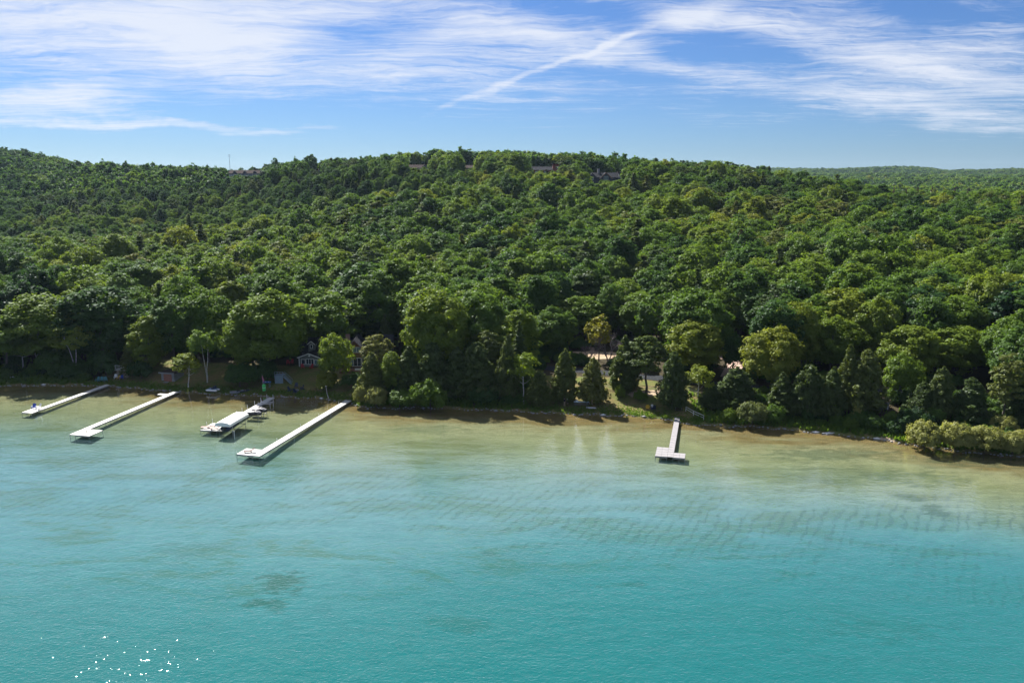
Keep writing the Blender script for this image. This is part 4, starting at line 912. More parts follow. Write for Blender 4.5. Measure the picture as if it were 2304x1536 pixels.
def row_word(t): return 'front rank' if t < 38 else 'second rank' if t < 62 else 'third rank' if t < 80 else 'fourth rank' if t < 95 else 'rear rank'
by = {}
for lb, r_, y_, e in names_:
    tt = y_-float(yshore(e.location.x)); sz_ = 'slender' if e.scale.x*5 < 4.1 else 'broad'
    by.setdefault((f"{sz_} {lb.split(' in the closed forest ')[0].replace(' broadleaf', '')}, {row_word(tt)} {lb.split(' in the closed forest ')[1]}"), []).append((r_, e))
ORD = ['leftmost', 'second from left', 'third from left', 'fourth from left', 'fifth from left', 'sixth from left', 'seventh from left', 'eighth from left', 'ninth from left', 'tenth from left', 'eleventh from left', 'twelfth from left', 'thirteenth from left', 'fourteenth from left']
for lb, ls in by.items():
    ls.sort(key=lambda a: a[0])
    for j, (r_, e) in enumerate(ls): e['label'] = lb if len(ls) == 1 else (f'{lb}, {ORD[min(j, 13)]}')
# skyline trees that stand out along the ridge
SKY = [(618, 356, 16, 585), (664, 352, 11, 585), (700, 347, 32, 590), (642, 372, 20, 580), (252, 366, 24, 620), (231, 358, 18, 630), (283, 362, 20, 610), (327, 366, 22, 610), (466, 372, 16, 620), (484, 374, 18, 620), (1040, 330, 30, 600), (975, 333, 36, 600)]
SKYL = ['tuft-topped tree right of the lodge on the skyline', 'thinnest spindly tree on the skyline right of the lodge', 'broad dark spreading tree on the skyline right of the lodge', 'short tree between the tuft-topped and the spindly skyline trees', 'second skyline tree of the far left clump', 'leftmost and tallest skyline tree of the far left clump', 'third skyline tree of the far left clump', 'fourth and rightmost skyline tree of the far left clump', 'slim skyline tree just left of the antenna mast', 'skyline tree nearest the antenna mast on its left', 'dark tree on the very crest right of the pale blue ridge house', 'broad dark crest tree above the pale blue ridge house']
def sky_tree(px, ptop, wpx, Yd, i):
    d = ray(px, ptop); x = d.x/d.y*Yd; z = G(x, Yd); h = CAMH+d.z/d.y*Yd-z; pr = PR['far'][i % 4]
    e, c = add_tree(pr, x, Yd, z, wpx/2/FPX*Yd/pr.R, h/pr.H, i*1.7, .3, 'skyline_tree', SKYL[i], 'tree', 'tall skyline trees on the ridge')
    return c
skyc_ = [sky_tree(*s, i) for i, s in enumerate(SKY)]
d = ray(2090, 420); x = d.x/d.y*430
e, farcone = add_tree(PR['farc'][0], x, 430., G(x, 430.), 1.0, 1.0, 0., .6, 'conifer_tree', 'conifer on the right hillcrest before the distant hills', 'tree')
def brown_tree(px, ptop, wpx, Yd, i, lb, grp):
    d = ray(px, ptop); x = d.x/d.y*Yd; z = G(x, Yd); h = CAMH+d.z/d.y*Yd-z; pr = PR['brown'][0]
    add_tree(pr, x, Yd, z, wpx/2/FPX*Yd/pr.R, h/pr.H, i*2.1, .4+.1*(i % 3), 'browned_conifer', lb, 'tree', grp)
brown_tree(1668, 512, 52, 258, 0, 'brown-needled conifer standing alone in the forest above the road opening', None)
for i, (px, pt, w_, yd) in enumerate([(1988, 424, 15, 415), (2012, 419, 17, 420), (2040, 422, 15, 418), (2066, 418, 18, 424), (2098, 417, 17, 426), (2124, 421, 16, 420), (2150, 419, 18, 425), (2178, 423, 15, 418)]):
    brown_tree(px, pt, w_, yd, i, ORD[i]+' of the brownish dying conifers lined up on the right hillcrest', 'dying conifers on the right hillcrest')
# everything else: one mass of foliage
rest = np.where(~single)[0]
mid_src = [SRC[('maple', k)] for k in range(4) if ('maple', k) in SRC][:4]+[c for c in [SRC.get(('tall', 0)), SRC.get(('tall', 1)), SRC.get(('loose', 0)), SRC.get(('pine', 0)), SRC.get(('spruce', 0))] if c]
far_src = skyc_[:4]+[farcone]
srcs = mid_src+far_src; nm = len(mid_src)
MB_R = [next(p.R for ps in PR.values() for p in ps if p.crown == c.data) for c in srcs]; MB_H = [next(p.H for ps in PR.values() for p in ps if p.crown == c.data) for c in srcs]
pid = np.where(Y[rest] < 520, frng.integers(0, nm, len(rest)), nm+frng.integers(0, 4, len(rest)))
pid = np.where((kind[rest] > .965) & (Y[rest] > 400), nm+4, pid)
pv = np.stack([X[rest], Y[rest], Z[rest]], -1)
me = bpy.data.meshes.new('forest_canopy'); me.vertices.add(len(pv)); me.vertices.foreach_set('co', pv.astype(np.float32).ravel())
def vat(nm_, typ, arr, key='value'):
    a = me.attributes.new(nm_, typ, 'POINT'); a.data.foreach_set(key, arr)
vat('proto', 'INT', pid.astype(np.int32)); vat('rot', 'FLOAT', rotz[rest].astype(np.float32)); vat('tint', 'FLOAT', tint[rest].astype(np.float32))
sx = Rd[rest]/np.array(MB_R)[pid]; szz = Ht[rest]/np.array(MB_H)[pid]
sx = np.where(pid == nm+4, sx*.62, sx)
vat('scl', 'FLOAT_VECTOR', np.stack([sx, sx, szz], -1).astype(np.float32).ravel(), 'vector')
fo = obj('forest_canopy', me); tag(fo, 'unbroken deciduous forest covering the hillside up to the ridge', 'forest', kind='stuff')
def scatter_group(gname, srcs):
    ng = bpy.data.node_groups.new(gname, 'GeometryNodeTree'); ng.interface.new_socket('Geometry', in_out='INPUT', socket_type='NodeSocketGeometry'); ng.interface.new_socket('Geometry', in_out='OUTPUT', socket_type='NodeSocketGeometry')
    N_ = ng.nodes; LK = ng.links.new
    gi = N_.new('NodeGroupInput'); go = N_.new('NodeGroupOutput'); jn = N_.new('GeometryNodeJoinGeometry')
    def named(nm_, typ):
        a = N_.new('GeometryNodeInputNamedAttribute'); a.data_type = typ; a.inputs['Name'].default_value = nm_; return a.outputs['Attribute']
    a_p, a_r, a_s = named('proto', 'INT'), named('rot', 'FLOAT'), named('scl', 'FLOAT_VECTOR')
    cx = N_.new('ShaderNodeCombineXYZ'); LK(a_r, cx.inputs[2])
    for k, src in enumerate(srcs):
        oi = N_.new('GeometryNodeObjectInfo'); oi.transform_space = 'ORIGINAL'; oi.inputs['Object'].default_value = src
        cmp_ = N_.new('FunctionNodeCompare'); cmp_.data_type = 'INT'; cmp_.operation = 'EQUAL'; LK(a_p, cmp_.inputs[2]); cmp_.inputs[3].default_value = k
        ip = N_.new('GeometryNodeInstanceOnPoints'); LK(gi.outputs[0], ip.inputs['Points']); LK(cmp_.outputs[0], ip.inputs['Selection']); LK(oi.outputs['Geometry'], ip.inputs['Instance'])
        LK(cx.outputs[0], ip.inputs['Rotation']); LK(a_s, ip.inputs['Scale']); LK(ip.outputs[0], jn.inputs[0])
    LK(jn.outputs[0], go.inputs[0]); return ng
ng = scatter_group('forest_scatter', srcs)
md = fo.modifiers.new('scatter', 'NODES'); md.node_group = ng
print('forest', n, 'single', single.sum(), 'rest', len(rest))

# ------------------------------------------------------------------ docks
ALU = plain('white_dock_decking', (.44, .44, .435), .55, var=.05, scale=1.2); GWOOD = plain('silvered_dock_boards', (.27, .26, .275), .8, var=.10, scale=2.0)
PIPE = plain('galvanised_pipe', (.33, .34, .35), .45, .5); WPOST = plain('white_plastic_post', (.80, .80, .78), .5, var=.03); FRAME = plain('dock_frame_metal', (.30, .30, .30), .6, .3)
DECKZ = .52
def bed_z(e, x, y):
    q = Matrix.Rotation(e.rotation_euler.z, 3, 'Z') @ Vector((x, y, 0)); return min(G(e.location.x+q.x, e.location.y+q.y), .3)
def dock(label, o_px, s_px, xr, plat, mat, sec=3.0, cell=None, name='dock'):
    """o_px / s_px: outer and shore end of one edge of the walkway; local +y runs to the shore, +x to the right"""
    o = P(*o_px, DECKZ); s = P(*s_px, DECKZ); a = s-o; L = a.length; e = empty(name, (o.x, o.y, 0), math.atan2(-a.x, a.y)); tag(e, label, 'dock', 'docks along the shore')
    x0, x1 = xr; th = .11
    cells = []
    n = max(1, round(L/sec))
    for k in range(n): cells.append((x0, x1, L*k/n, L*(k+1)/n))
    for (a0, a1, b0, b1, cx, cy) in plat:
        for i in range(cx):
            for j in range(cy): cells.append((a0+(a1-a0)*i/cx, a0+(a1-a0)*(i+1)/cx, b0+(b1-b0)*j/cy, b0+(b1-b0)*(j+1)/cy))
    legs = set()
    for i, (a0, a1, b0, b1) in enumerate(cells):
        MB().box(((a0+a1)/2, (b0+b1)/2, DECKZ-th/2+rnd.uniform(-.006, .006)), (a1-a0-.025, b1-b0-.07, th)).build('deck_panel', mat, e)
        for x in (a0+.06, a1-.06):
            for y in (b0, b1): legs.add((round(x, 1), round(y, 1)))
    for x in (x0+.04, x1-.04): MB().box((x, L/2, DECKZ-th-.075), (.06, L, .14)).build('frame_rail', FRAME, e)
    for (a0, a1, b0, b1, cx, cy) in plat:
        for y in (b0+.05, b1-.05): MB().box(((a0+a1)/2, y, DECKZ-th-.08), (a1-a0, .06, .14)).build('frame_rail', FRAME, e)
    last = []
    for x, y in sorted(legs):
        if y > L-1 or any(abs(x-q[0])+abs(y-q[1]) < .75 for q in last): continue
        last.append((x, y)); MB().tube([(x, y, bed_z(e, x, y)-.15), (x, y, DECKZ-.13)], .035, 6).build('leg', PIPE, e)
    for y in np.arange(2.0, L-3, 6.0):
        MB().bar((x0+.06, y, .10), (x1-.06, y, DECKZ-.2), .03).build('brace', PIPE, e)
    return e, L
d1, L1 = dock('leftmost white dock with a blue chair and a white chair on its end', (72, 929), (247, 865.5), (-1.15, 0), [(-2.35, -1.15, 0, 3.8, 1, 1)], ALU)
d2, L2 = dock('second white dock from the left, with a platform on its right side', (156, 977), (391, 880), (0, 1.25), [(1.25, 4.1, 0, 3.4, 1, 1)], ALU)
d3, L3 = dock('third dock from the left, lined with posts and holding the boat lift', (488, 969), (618, 894), (-1.25, 0), [(-3.3, -1.25, 0, 4.2, 1, 2)], ALU)
d4, L4 = dock('longest white L-shaped dock with a dark lounge chair on its end', (584, 1026), (791, 900.5), (-1.35, 0), [(-4.3, -1.35, 0, 3.0, 1, 1)], ALU)
d5, L5 = dock('grey wooden T-shaped dock of square panels', (1501, 1027), (1519.5, 931), (0, .98), [(-1.95, 0, -.1, 4.6, 2, 4), (.98, 2.85, -.1, 2.3, 2, 2)], GWOOD, 1.25)
MB().box((.49, L5+2.2, DECKZ-.06), (.95, 4.6, .1)).build('gangway', GWOOD, d5)
MB().tube([(2.6, 1.2, DECKZ), (2.6, 1.2, DECKZ+.55)], .07, 8).build('mooring_post', plain('black_rubber', (.02, .02, .02), .7), d2)
MB().box((-.9, L2-2.6, DECKZ-.05), (1.8, .9, .1)).build('side_step', ALU, d2)
for x, y in [(-3.25, 2.2), (-3.2, 4.1), (-1.3, 4.3), (-1.3, 9.5), (-1.3, 11.5), (-1.3, 13.6), (.05, 13.2), (-1.3, 16.5), (.05, 16.5), (-1.3, L3-.8), (.05, L3-.8), (-1.3, L3-3.4), (.05, 10.6)]:
    MB().tube([(x, y, bed_z(d3, x, y)-.2), (x, y, DECKZ+.85)], .045, 6).build('post', WPOST, d3)
for x, y in [(-1.4, 7.8), (-1.4, 16), (.05, 11), (-1.4, 23), (.05, 25), (-1.4, L4-3), (-4.3, .1)]:
    MB().tube([(x, y, bed_z(d4, x, y)-.2), (x, y, DECKZ+.45)], .03, 6).build('post', WPOST, d4)
def on(e, x, y, z=0.0):
    q = Matrix.Rotation(e.rotation_euler.z, 3, 'Z') @ Vector((x, y, 0)); return Vector((e.location.x+q.x, e.location.y+q.y, e.location.z+z))

# boat lift with arched canopy, the boat in it
FAB = plain('white_canopy_vinyl', (.80, .80, .80), .5, var=.03)
q = on(d3, 1.55, 2.7); lift = empty('boat_lift', (q.x, q.y, 0), d3.rotation_euler.z); tag(lift, 'boat lift with a long white arched canopy beside the third dock', 'boat lift')
rings = []
for y in np.linspace(-3.4, 3.4, 9):
    k = 1-.10*max(0, abs(y)-2.7)/.7; r = []
    for s in np.linspace(-1, 1, 13): r.append((1.45*s, y, 1.80+.62*math.sqrt(max(0, 1-.86*s*s))*k))
    r += [(1.45, y, 1.58), (1.40, y, 1.58), (1.40, y, 1.77)]+[(1.40*s, y, 1.76+.62*math.sqrt(max(0, 1-.86*s*s))*k) for s in np.linspace(1, -1, 13)]+[(-1.40, y, 1.58), (-1.45, y, 1.58)]
    rings.append(r)
MB().loft(rings).build('canopy', FAB, lift, smooth=False)
for y in (-3.38, 3.38):
    MB().poly([(1.42*s, y, 1.80+.59*math.sqrt(max(0, 1-.86*s*s))) for s in np.linspace(-1, 1, 13)]+[(1.42*s, y, 1.61) for s in np.linspace(1, -1, 13)]+[(1.42*s, y*1.006, 1.80+.59*math.sqrt(max(0, 1-.86*s*s))) for s in np.linspace(-1, 1, 13)]+[(1.42*s, y*1.006, 1.61) for s in np.linspace(1, -1, 13)],
              [tuple(range(26)), tuple(reversed(range(26, 52)))]).build('canopy_end', FAB, lift)
for x in (-1.3, 1.3):
    for y in (-2.3, 2.3): MB().tube([(x, y, bed_z(lift, x, y)-.1), (x, y, 2.0)], .05, 6).build('post', PIPE, lift)
    MB().bar((x, -2.6, .45), (x, 2.6, .45), .09).build('side_beam', PIPE, lift); MB().bar((x, -3.1, 1.68), (x, 3.1, 1.68), .05).build('canopy_rail', PIPE, lift)
for y in (-2.3, 2.3): MB().bar((-1.3, y, .42), (1.3, y, .42), .09).build('cradle_beam', PIPE, lift)
MB().bar((1.3, -2.3, .5), (1.9, -3.4, .05), .05).build('winch_arm', PIPE, lift)
boat = empty('motorboat', (q.x, q.y, .42), d3.rotation_euler.z); tag(boat, 'motorboat resting in the lift under the white arched canopy', 'boat')
def hull(L, Wd, Hh, n=9, rake_=.25):
    rg = []
    for i in range(n):
        s = i/(n-1); k = math.sin(min(1, (1.02-s)*1.9)*math.pi/2)**.7 if s > .45 else 1.0; k = max(k, .05); y = -L/2+L*s; up = .22*Hh*max(0, s-.5)*2
        rg.append([(-Wd/2*k, y, Hh+up), (-Wd/2*k*.96, y, Hh*.55+up*.8), (-Wd/2*k*.6, y-rake_*s*.2, Hh*.12+up*1.4), (0, y-rake_*s*.3, up*1.5), (Wd/2*k*.6, y-rake_*s*.2, Hh*.12+up*1.4), (Wd/2*k*.96, y, Hh*.55+up*.8), (Wd/2*k, y, Hh+up)])
    return rg
MB().loft(hull(5.2, 1.9, .7)).build('hull', plain('navy_gelcoat', (.03, .045, .09), .25), boat, smooth=True)
MB().box((0, 1.0, 1.0), (1.5, .06, .35), rx=R(-25)).build('windshield', GLASS, boat); MB().box((0, -.6, .95), (1.5, .7, .3)).build('seat', WHITE, boat); MB().box((0, -2.95, .75), (.45, .5, .8)).build('outboard_motor', plain('black_cowl', (.02, .02, .022), .4), boat)

# two personal watercraft on their lifts
DKC = plain('black_watercraft_cover', (.018, .02, .03), .35); SLV = plain('white_watercraft_stripe', (.72, .70, .72), .4)
for i, (px, py, lb) in enumerate([(571.5, 931.5, 'nearer black jet ski with a white stripe, on a lift beside the third dock'), (583.5, 925, 'farther black jet ski with a white stripe, on a lift beside the third dock')]):
    q = P(px, py, .75); rz = d3.rotation_euler.z-R(84)
    lf_ = empty('jet_ski_lift', (q.x, q.y, 0), rz); tag(lf_, ['nearer', 'farther'][i]+' metal cradle lift under a black jet ski', 'lift')
    for x in (-.55, .55):
        MB().bar((x, -1.2, .42), (x, 1.2, .42), .08).build('bunk', PIPE, lf_)
        for y in (-1.1, 1.1): MB().tube([(x*1.5, y, bed_z(lf_, x, y)-.1), (x*1.5, y, 1.0)], .04, 6).build('post', PIPE, lf_)
    for y in (-1.1, 1.1): MB().bar((-.85, y, .34), (.85, y, .34), .07).build('cross_beam', PIPE, lf_)
    j = empty('jet_ski', (q.x, q.y, .46), rz); tag(j, lb, 'jet ski')
    MB().loft(hull(3.1, 1.15, .55)).build('hull', DKC, j, smooth=True)
    prof = [(-1.35, .55, .34), (-1.0, .78, .40), (-.4, .80, .34), (0, .72, .34), (.35, .95, .36), (.75, .80, .40), (1.2, .62, .25), (1.45, .60, .06)]
    MB().loft([[(-w_, y, .5), (-w_*.8, y, z*.92), (0, y, z), (w_*.8, y, z*.92), (w_, y, .5)] for y, z, w_ in prof]).build('seat', DKC, j, smooth=True)
    for s in (-1, 1): MB().tube([(s*.30, -1.2, .80), (s*.38, -.4, .78), (s*.40, .3, .92), (s*.34, .9, .78), (s*.12, 1.35, .64)], [.05, .07, .08, .06, .03], 6).build('stripe', SLV, j)
    MB().tube([(-.4, .25, 1.08), (0, .38, 1.02), (.4, .25, 1.08)], .03, 6).build('handlebar', PIPE, j)
q = P(598, 909, .5); e = empty('empty_lift', (q.x, q.y, 0), d3.rotation_euler.z-R(84)); tag(e, 'empty pipe lift frame beside the shore end of the third dock', 'lift')
for x in (-.7, .7):
    MB().bar((x, -1.3, .75), (x, 1.3, .75), .07).build('bunk', SLV, e)
    for y in (-1.2, 1.2): MB().tube([(x*1.2, y, bed_z(e, x, y)-.1), (x*1.2, y, 1.1)], .04, 6).build('post', SLV, e)
MB().bar((-.8, -1.2, .7), (.8, 1.2, .7), .05).build('brace', SLV, e); MB().bar((.8, -1.2, .7), (-.8, 1.2, .66), .05).build('brace', SLV, e)
q = P(527.5, 982); e = empty('marker_pole', (q.x, q.y, 0)); tag(e, 'white pole standing in the water right of the boat lift', 'pole')
MB().tube([(0, 0, G(q.x, q.y)-.2), (0, 0, 1.0)], .05, 8).build('pole', WPOST, e); MB().lathe([(.02, 0), (.07, .01), (.07, .08), (.02, .1)], (0, 0, .98), 10).build('cap', WPOST, e)

# ------------------------------------------------------------------ chairs and loungers
def adirondack(loc, rz, mat, label, group=None, s=1.0, name='adirondack_chair'):
    e = empty(name, loc, rz, (s, s, s)); tag(e, label, 'chair', group)
    for k in range(5): MB().box((-.24+k*.12, .22+.02*abs(k-2), .68), (.105, .03, .85-.05*abs(k-2)), rx=R(-24)).build('back_slat', mat, e)
    for k in range(5): MB().box((0, -.30+k*.12, .36-.03*k), (.56, .105, .03)).build('seat_slat', mat, e)
    for x in (-.35, .35):
        MB().box((x, -.10, .56), (.13, .72, .03)).build('arm', mat, e); MB().box((x*.92, -.34, .28), (.05, .09, .56)).build('leg', mat, e); MB().bar((x*.92, -.30, .34), (x*.92, .50, .04), .045, .11).build('leg', mat, e)
    return e
def lounger(loc, rz, mat, label, back=35, group=None):
    e = empty('lounge_chair', loc, rz); tag(e, label, 'lounge chair', group)
    for k in range(8): MB().box((0, -.95+k*.15, .30), (.6, .13, .04)).build('seat_slat', mat, e)
    b_ = R(back)
    for k in range(5): MB().box((0, .22+.15*k*math.cos(b_), .32+.15*k*math.sin(b_)), (.6, .13, .04), rx=b_).build('back_slat', mat, e)
    for x in (-.27, .27):
        MB().box((x, -.38, .255), (.05, 1.3, .05)).build('frame_rail', mat, e)
        for y in (-.85, .15): MB().box((x, y, .12), (.05, .05, .24)).build('leg', mat, e)
    return e
BLUEP = plain('blue_plastic', (.012, .06, .42), .4, var=.05); REDP = plain('red_plastic', (.42, .02, .035), .45, var=.06); YEL = plain('yellow_plastic', (.60, .38, .04), .5, var=.06); TEAL = plain('teal_paint', (.07, .22, .24), .5); NAVYP = plain('dark_navy_plastic', (.02, .035, .08), .5); BRW = plain('dark_brown_fabric', (.09, .035, .035), .7); PINK = plain('pinkish_wood', (.45, .30, .28), .7)
adirondack(on(d1, -1.75, 2.5, DECKZ), d1.rotation_euler.z+R(20), BLUEP, 'blue chair on the end of the leftmost dock')
adirondack(on(d1, -.7, 2.6, DECKZ), d1.rotation_euler.z-R(20), WPOST, 'white chair on the end of the leftmost dock')
lounger(on(d4, -2.55, 1.35, DECKZ), d4.rotation_euler.z-R(62), BRW, 'dark brown lounge chair on the end of the longest L-shaped dock')
lounger(on(d3, -2.6, 1.1, DECKZ), d3.rotation_euler.z-R(70), PINK, 'left lounge chair on the platform of the third dock', 20)
lounger(on(d3, -1.8, 2.0, DECKZ), d3.rotation_euler.z-R(65), PINK, 'middle lounge chair on the platform of the third dock', 20)
lounger(on(d3, -.65, .95, DECKZ), d3.rotation_euler.z-R(60), PINK, 'right lounge chair on the platform of the third dock, by the canopy', 20)
def gp(px, py): return ground_at(px, py)
adirondack(gp(681, 829), R(25), REDP, 'left red chair on the lawn before the grey cottage')
adirondack(gp(701, 829), R(-30), REDP, 'right red chair on the lawn before the grey cottage')
adirondack(gp(648, 820), R(15), REDP, 'left red chair in the shade left of the grey cottage'); adirondack(gp(657, 818), R(-15), REDP, 'right red chair in the shade left of the grey cottage')
for i, (px, py, rz) in enumerate([(652, 880, 70), (667, 872, 5), (680, 876, -60), (664, 884, 170)]):
    adirondack(gp(px, py), R(rz), NAVYP, ['left', 'rear', 'right', 'front'][i]+' dark blue chair of the ring around the lawn fire pit', 'chairs around the fire pit')
e = empty('fire_pit', gp(666, 879)); tag(e, 'stone fire pit ringed by dark blue chairs on the lawn', 'fire pit')
for k in range(10): MB().box((.48*math.cos(k*.628), .48*math.sin(k*.628), .12), (.28, .2, .26), rz=k*.628+1.57).build('stone', BLK, e)
for i, (px, py, m, rz, lb) in enumerate([(261, 852, WPOST, 20, 'white chair at the left of the roof-deck hut'), (268, 853, YEL, -10, 'yellow chair before the roof-deck hut'), (274, 853, BLUEP, 10, 'blue chair before the roof-deck hut, beside the yellow one')]): adirondack(gp(px, py), R(rz), m, lb)
for i, px in enumerate((220, 229, 238)): adirondack(gp(px, 858), R(-20+25*i), TEAL, ['left', 'middle', 'right'][i]+' of three teal metal chairs under the dark bush by the leftmost dock', 'teal metal chairs', name='metal_chair')

# ------------------------------------------------------------------ things on the lawn and the beach
def rowboat(loc, rz, L, Wd, Hh, mat, inner, label, flip=False, name='rowboat'):
    e = empty(name, loc, rz); tag(e, label, 'boat'); rg = []
    for i in range(9):
        s = i/8; k = max(.06, math.sin(math.pi*min(.97, max(.06, s*.9+.09)))**.6); y = -L/2+L*s; sh_ = .12*Hh*(2*s-1)**2*2
        pts = [(-.5, 1), (-.47, .5), (-.32, .08), (0, 0), (.32, .08), (.47, .5), (.5, 1), (.45, 1), (.42, .5), (.28, .16), (0, .1), (-.28, .16), (-.42, .5), (-.45, 1)]
        rg.append([(a*Wd*k, y, (b_*Hh+sh_)) for a, b_ in pts])
    o = MB().loft(rg).build('hull', mat, e, smooth=False)
    if flip: o.rotation_euler = (0, R(180), 0); o.location = (0, 0, Hh*1.15)
    else:
        for y in (-L*.2, L*.18): MB().box((0, y, Hh*.75), (Wd*.8, .25, .05)).build('seat', inner, e)
    return e
rowboat(gp(23, 850)+Vector((0, 0, .05)), R(86), 2.3, .9, .35, plain('white_hull_paint', (.72, .74, .76), .5), ALU, 'upturned white dinghy on the bank at the far left', True, 'dinghy')
rowboat(gp(533, 884)+Vector((0, 0, .02)), R(-60), 2.8, 1.0, .4, plain('grey_boat_paint', (.28, .31, .34), .5), PINK, 'grey rowboat pulled up on the lawn left of the third dock')
rowboat(gp(547, 882)+Vector((0, 0, .02)), R(-64), 2.6, .9, .38, plain('dark_green_boat', (.04, .06, .06), .5), PINK, 'dark rowboat beside the grey one left of the third dock')
e = empty('pedal_boat', gp(479, 879), R(78)); tag(e, 'white and blue pedal boat pulled up on the bright lawn', 'boat')
for x in (-.55, .55): MB().loft([[(x+.28*math.cos(a)*k, y, .22+.22*math.sin(a)*k) for a in np.linspace(0, 6.283, 10)[:-1]] for y, k in ((-1.3, .5), (-1.1, .95), (0, 1), (1.0, .95), (1.3, .4))]).build('pontoon', WHITE, e, smooth=True)
MB().box((0, 0, .45), (1.25, 1.9, .12)).build('deck', plain('pale_blue_plastic', (.22, .32, .42), .5), e)
for x in (-.35, .35): MB().box((x, -.2, .62), (.5, .5, .22)).build('seat', NAVYP, e); MB().box((x, -.48, .85), (.5, .1, .5), rx=R(-12)).build('backrest', NAVYP, e)
e = empty('inflatable_float', gp(594.5, 880), 0); tag(e, 'bright green inflatable tube standing on end by the third dock', 'float')
GRN = plain('bright_green_vinyl', (.10, .62, .16), .35, var=.04); MB().lathe([(.05, .08), (.30, .10), (.36, .22), (.34, .75), (.33, .80), (.37, .90), (.37, 1.35), (.30, 1.50), (.06, 1.53)], n=18).build('body', GRN, e, smooth=True); MB().lathe([(.38, .78), (.40, .82), (.38, .86)], n=18).build('seam', WHITE, e)
e = empty('windsock_flag', gp(593, 872)); tag(e, 'pink furled flag on a thin white pole above the green tube', 'flag'); MB().tube([(0, 0, -.1), (-.15, 0, 3.0)], .03, 6).build('pole', WPOST, e)
MB().tube([(-.12, 0, 2.6), (-.05, -.02, 2.1), (.08, -.02, 1.6), (.12, 0, 1.3)], [.05, .16, .18, .10], 8).build('flag', plain('pink_cloth', (.60, .22, .32), .8), e)
e = rowboat(gp(601, 871)+Vector((0, 0, 1.0)), R(85), 1.8, .6, .25, plain('kayak_blue', (.05, .16, .45), .4), WHITE, 'blue kayak on a rack behind the green tube', False, 'kayak')
e = empty('kayak_rack', gp(601, 871), R(85)); tag(e, 'low wooden rack carrying the blue kayak', 'rack')
for y in (-.6, .6):
    for x in (-.3, .3): MB().box((x, y, .45), (.06, .06, 1.0)).build('leg', BG, e)
    MB().box((0, y, .97), (.7, .07, .05)).build('crossbar', BG, e)
e = empty('white_post', gp(740, 897)); tag(e, 'leaning white post on the lawn edge before the bright bush', 'post'); MB().tube([(0, 0, -.2), (-.35, 0, 1.2), (-.5, 0, 2.7)], [.10, .07, .05], 8).build('post', BIRCH, e); MB().lathe([(.02, 0), (.08, .02), (.08, .07), (.02, .1)], (-.5, 0, 2.66), 8).build('cap', WPOST, e)

# steps, fence, utility pole on the right
q = P(1526, 925, .9); e = empty('wooden_steps', (q.x, q.y, G(q.x, q.y)), d5.rotation_euler.z); tag(e, 'dark wooden steps with pipe railing climbing the bank from the T-shaped dock', 'steps'); DWD = plain('dark_weathered_wood', (.07, .06, .06), .9)
for k in range(11): MB().box((0, .5+k*.62, .12+k*.27), (1.1, .5, .07)).build('tread', DWD, e)
for x in (-.58, .58):
    MB().bar((x, .3, 0), (x, 7.0, 2.95), .07, .22).build('stringer', DWD, e); MB().bar((x, .3, 1.0), (x, 7.0, 3.95), .05).build('rail', PIPE, e)
    for k in range(4): MB().box((x, .4+k*2.15, .55+k*.95), (.06, .06, 1.1)).build('rail_post', PIPE, e)
e = empty('handrail', gp(1543, 925)); tag(e, 'short white handrail leading right from the wooden steps', 'railing')
a_ = Vector(e.location); pts = [gp(1543, 925)-a_, gp(1560, 935)-a_, gp(1583, 945)-a_]
for p_ in pts: MB().tube([p_+Vector((0, 0, -.1)), p_+Vector((0, 0, .95))], .04, 6).build('post', WPOST, e)
for z in (.5, .92):
    for s0, s1 in zip(pts, pts[1:]): MB().bar(s0+Vector((0, 0, z)), s1+Vector((0, 0, z)), .05).build('rail', WPOST, e)
fp = [gp(x, y) for x, y in [(1352, 872), (1378, 876), (1404, 877), (1430, 876), (1456, 878), (1482, 882), (1504, 885)]]
e = empty('rail_fence', fp[0]); tag(e, 'weathered two-rail fence along the top of the bank below the road', 'fence')
for p_ in fp: MB().box(p_-fp[0]+Vector((0, 0, .5)), (.12, .12, 1.2)).build('post', PLK, e)
for z in (.5, .9):
    for s0, s1 in zip(fp, fp[1:]): MB().bar(s0-fp[0]+Vector((0, 0, z)), s1-fp[0]+Vector((0, 0, z)), .08).build('rail', PLK, e)
x, y = POLE_XY; e = empty('utility_pole', (x, y, G(x, y)-.3)); tag(e, 'wooden utility pole with transformer among trees near the right edge', 'utility pole')
hp = CAMH+ray(2253, 668).z/ray(2253, 668).y*y-G(x, y)+.3
MB().tube([(0, 0, 0), (0, 0, hp)], [.2, .13], 9).build('pole', plain('pale_weathered_pole', (.36, .33, .31), .9), e); MB().box((0, 0, hp-.5), (2.2, .12, .14)).build('crossarm', PLK, e); MB().lathe([(.05, 0), (.30, .03), (.30, .9), (.22, 1.0), (.05, 1.03)], (.0, -.42, hp-2.6), 12).build('transformer', plain('light_grey_enamel', (.52, .54, .56), .4), e)
for s in (-.9, 0, .9): MB().lathe([(.03, 0), (.07, .03), (.05, .14), (.02, .18)], (s, 0, hp-.43), 8).build('insulator', WHITE, e)

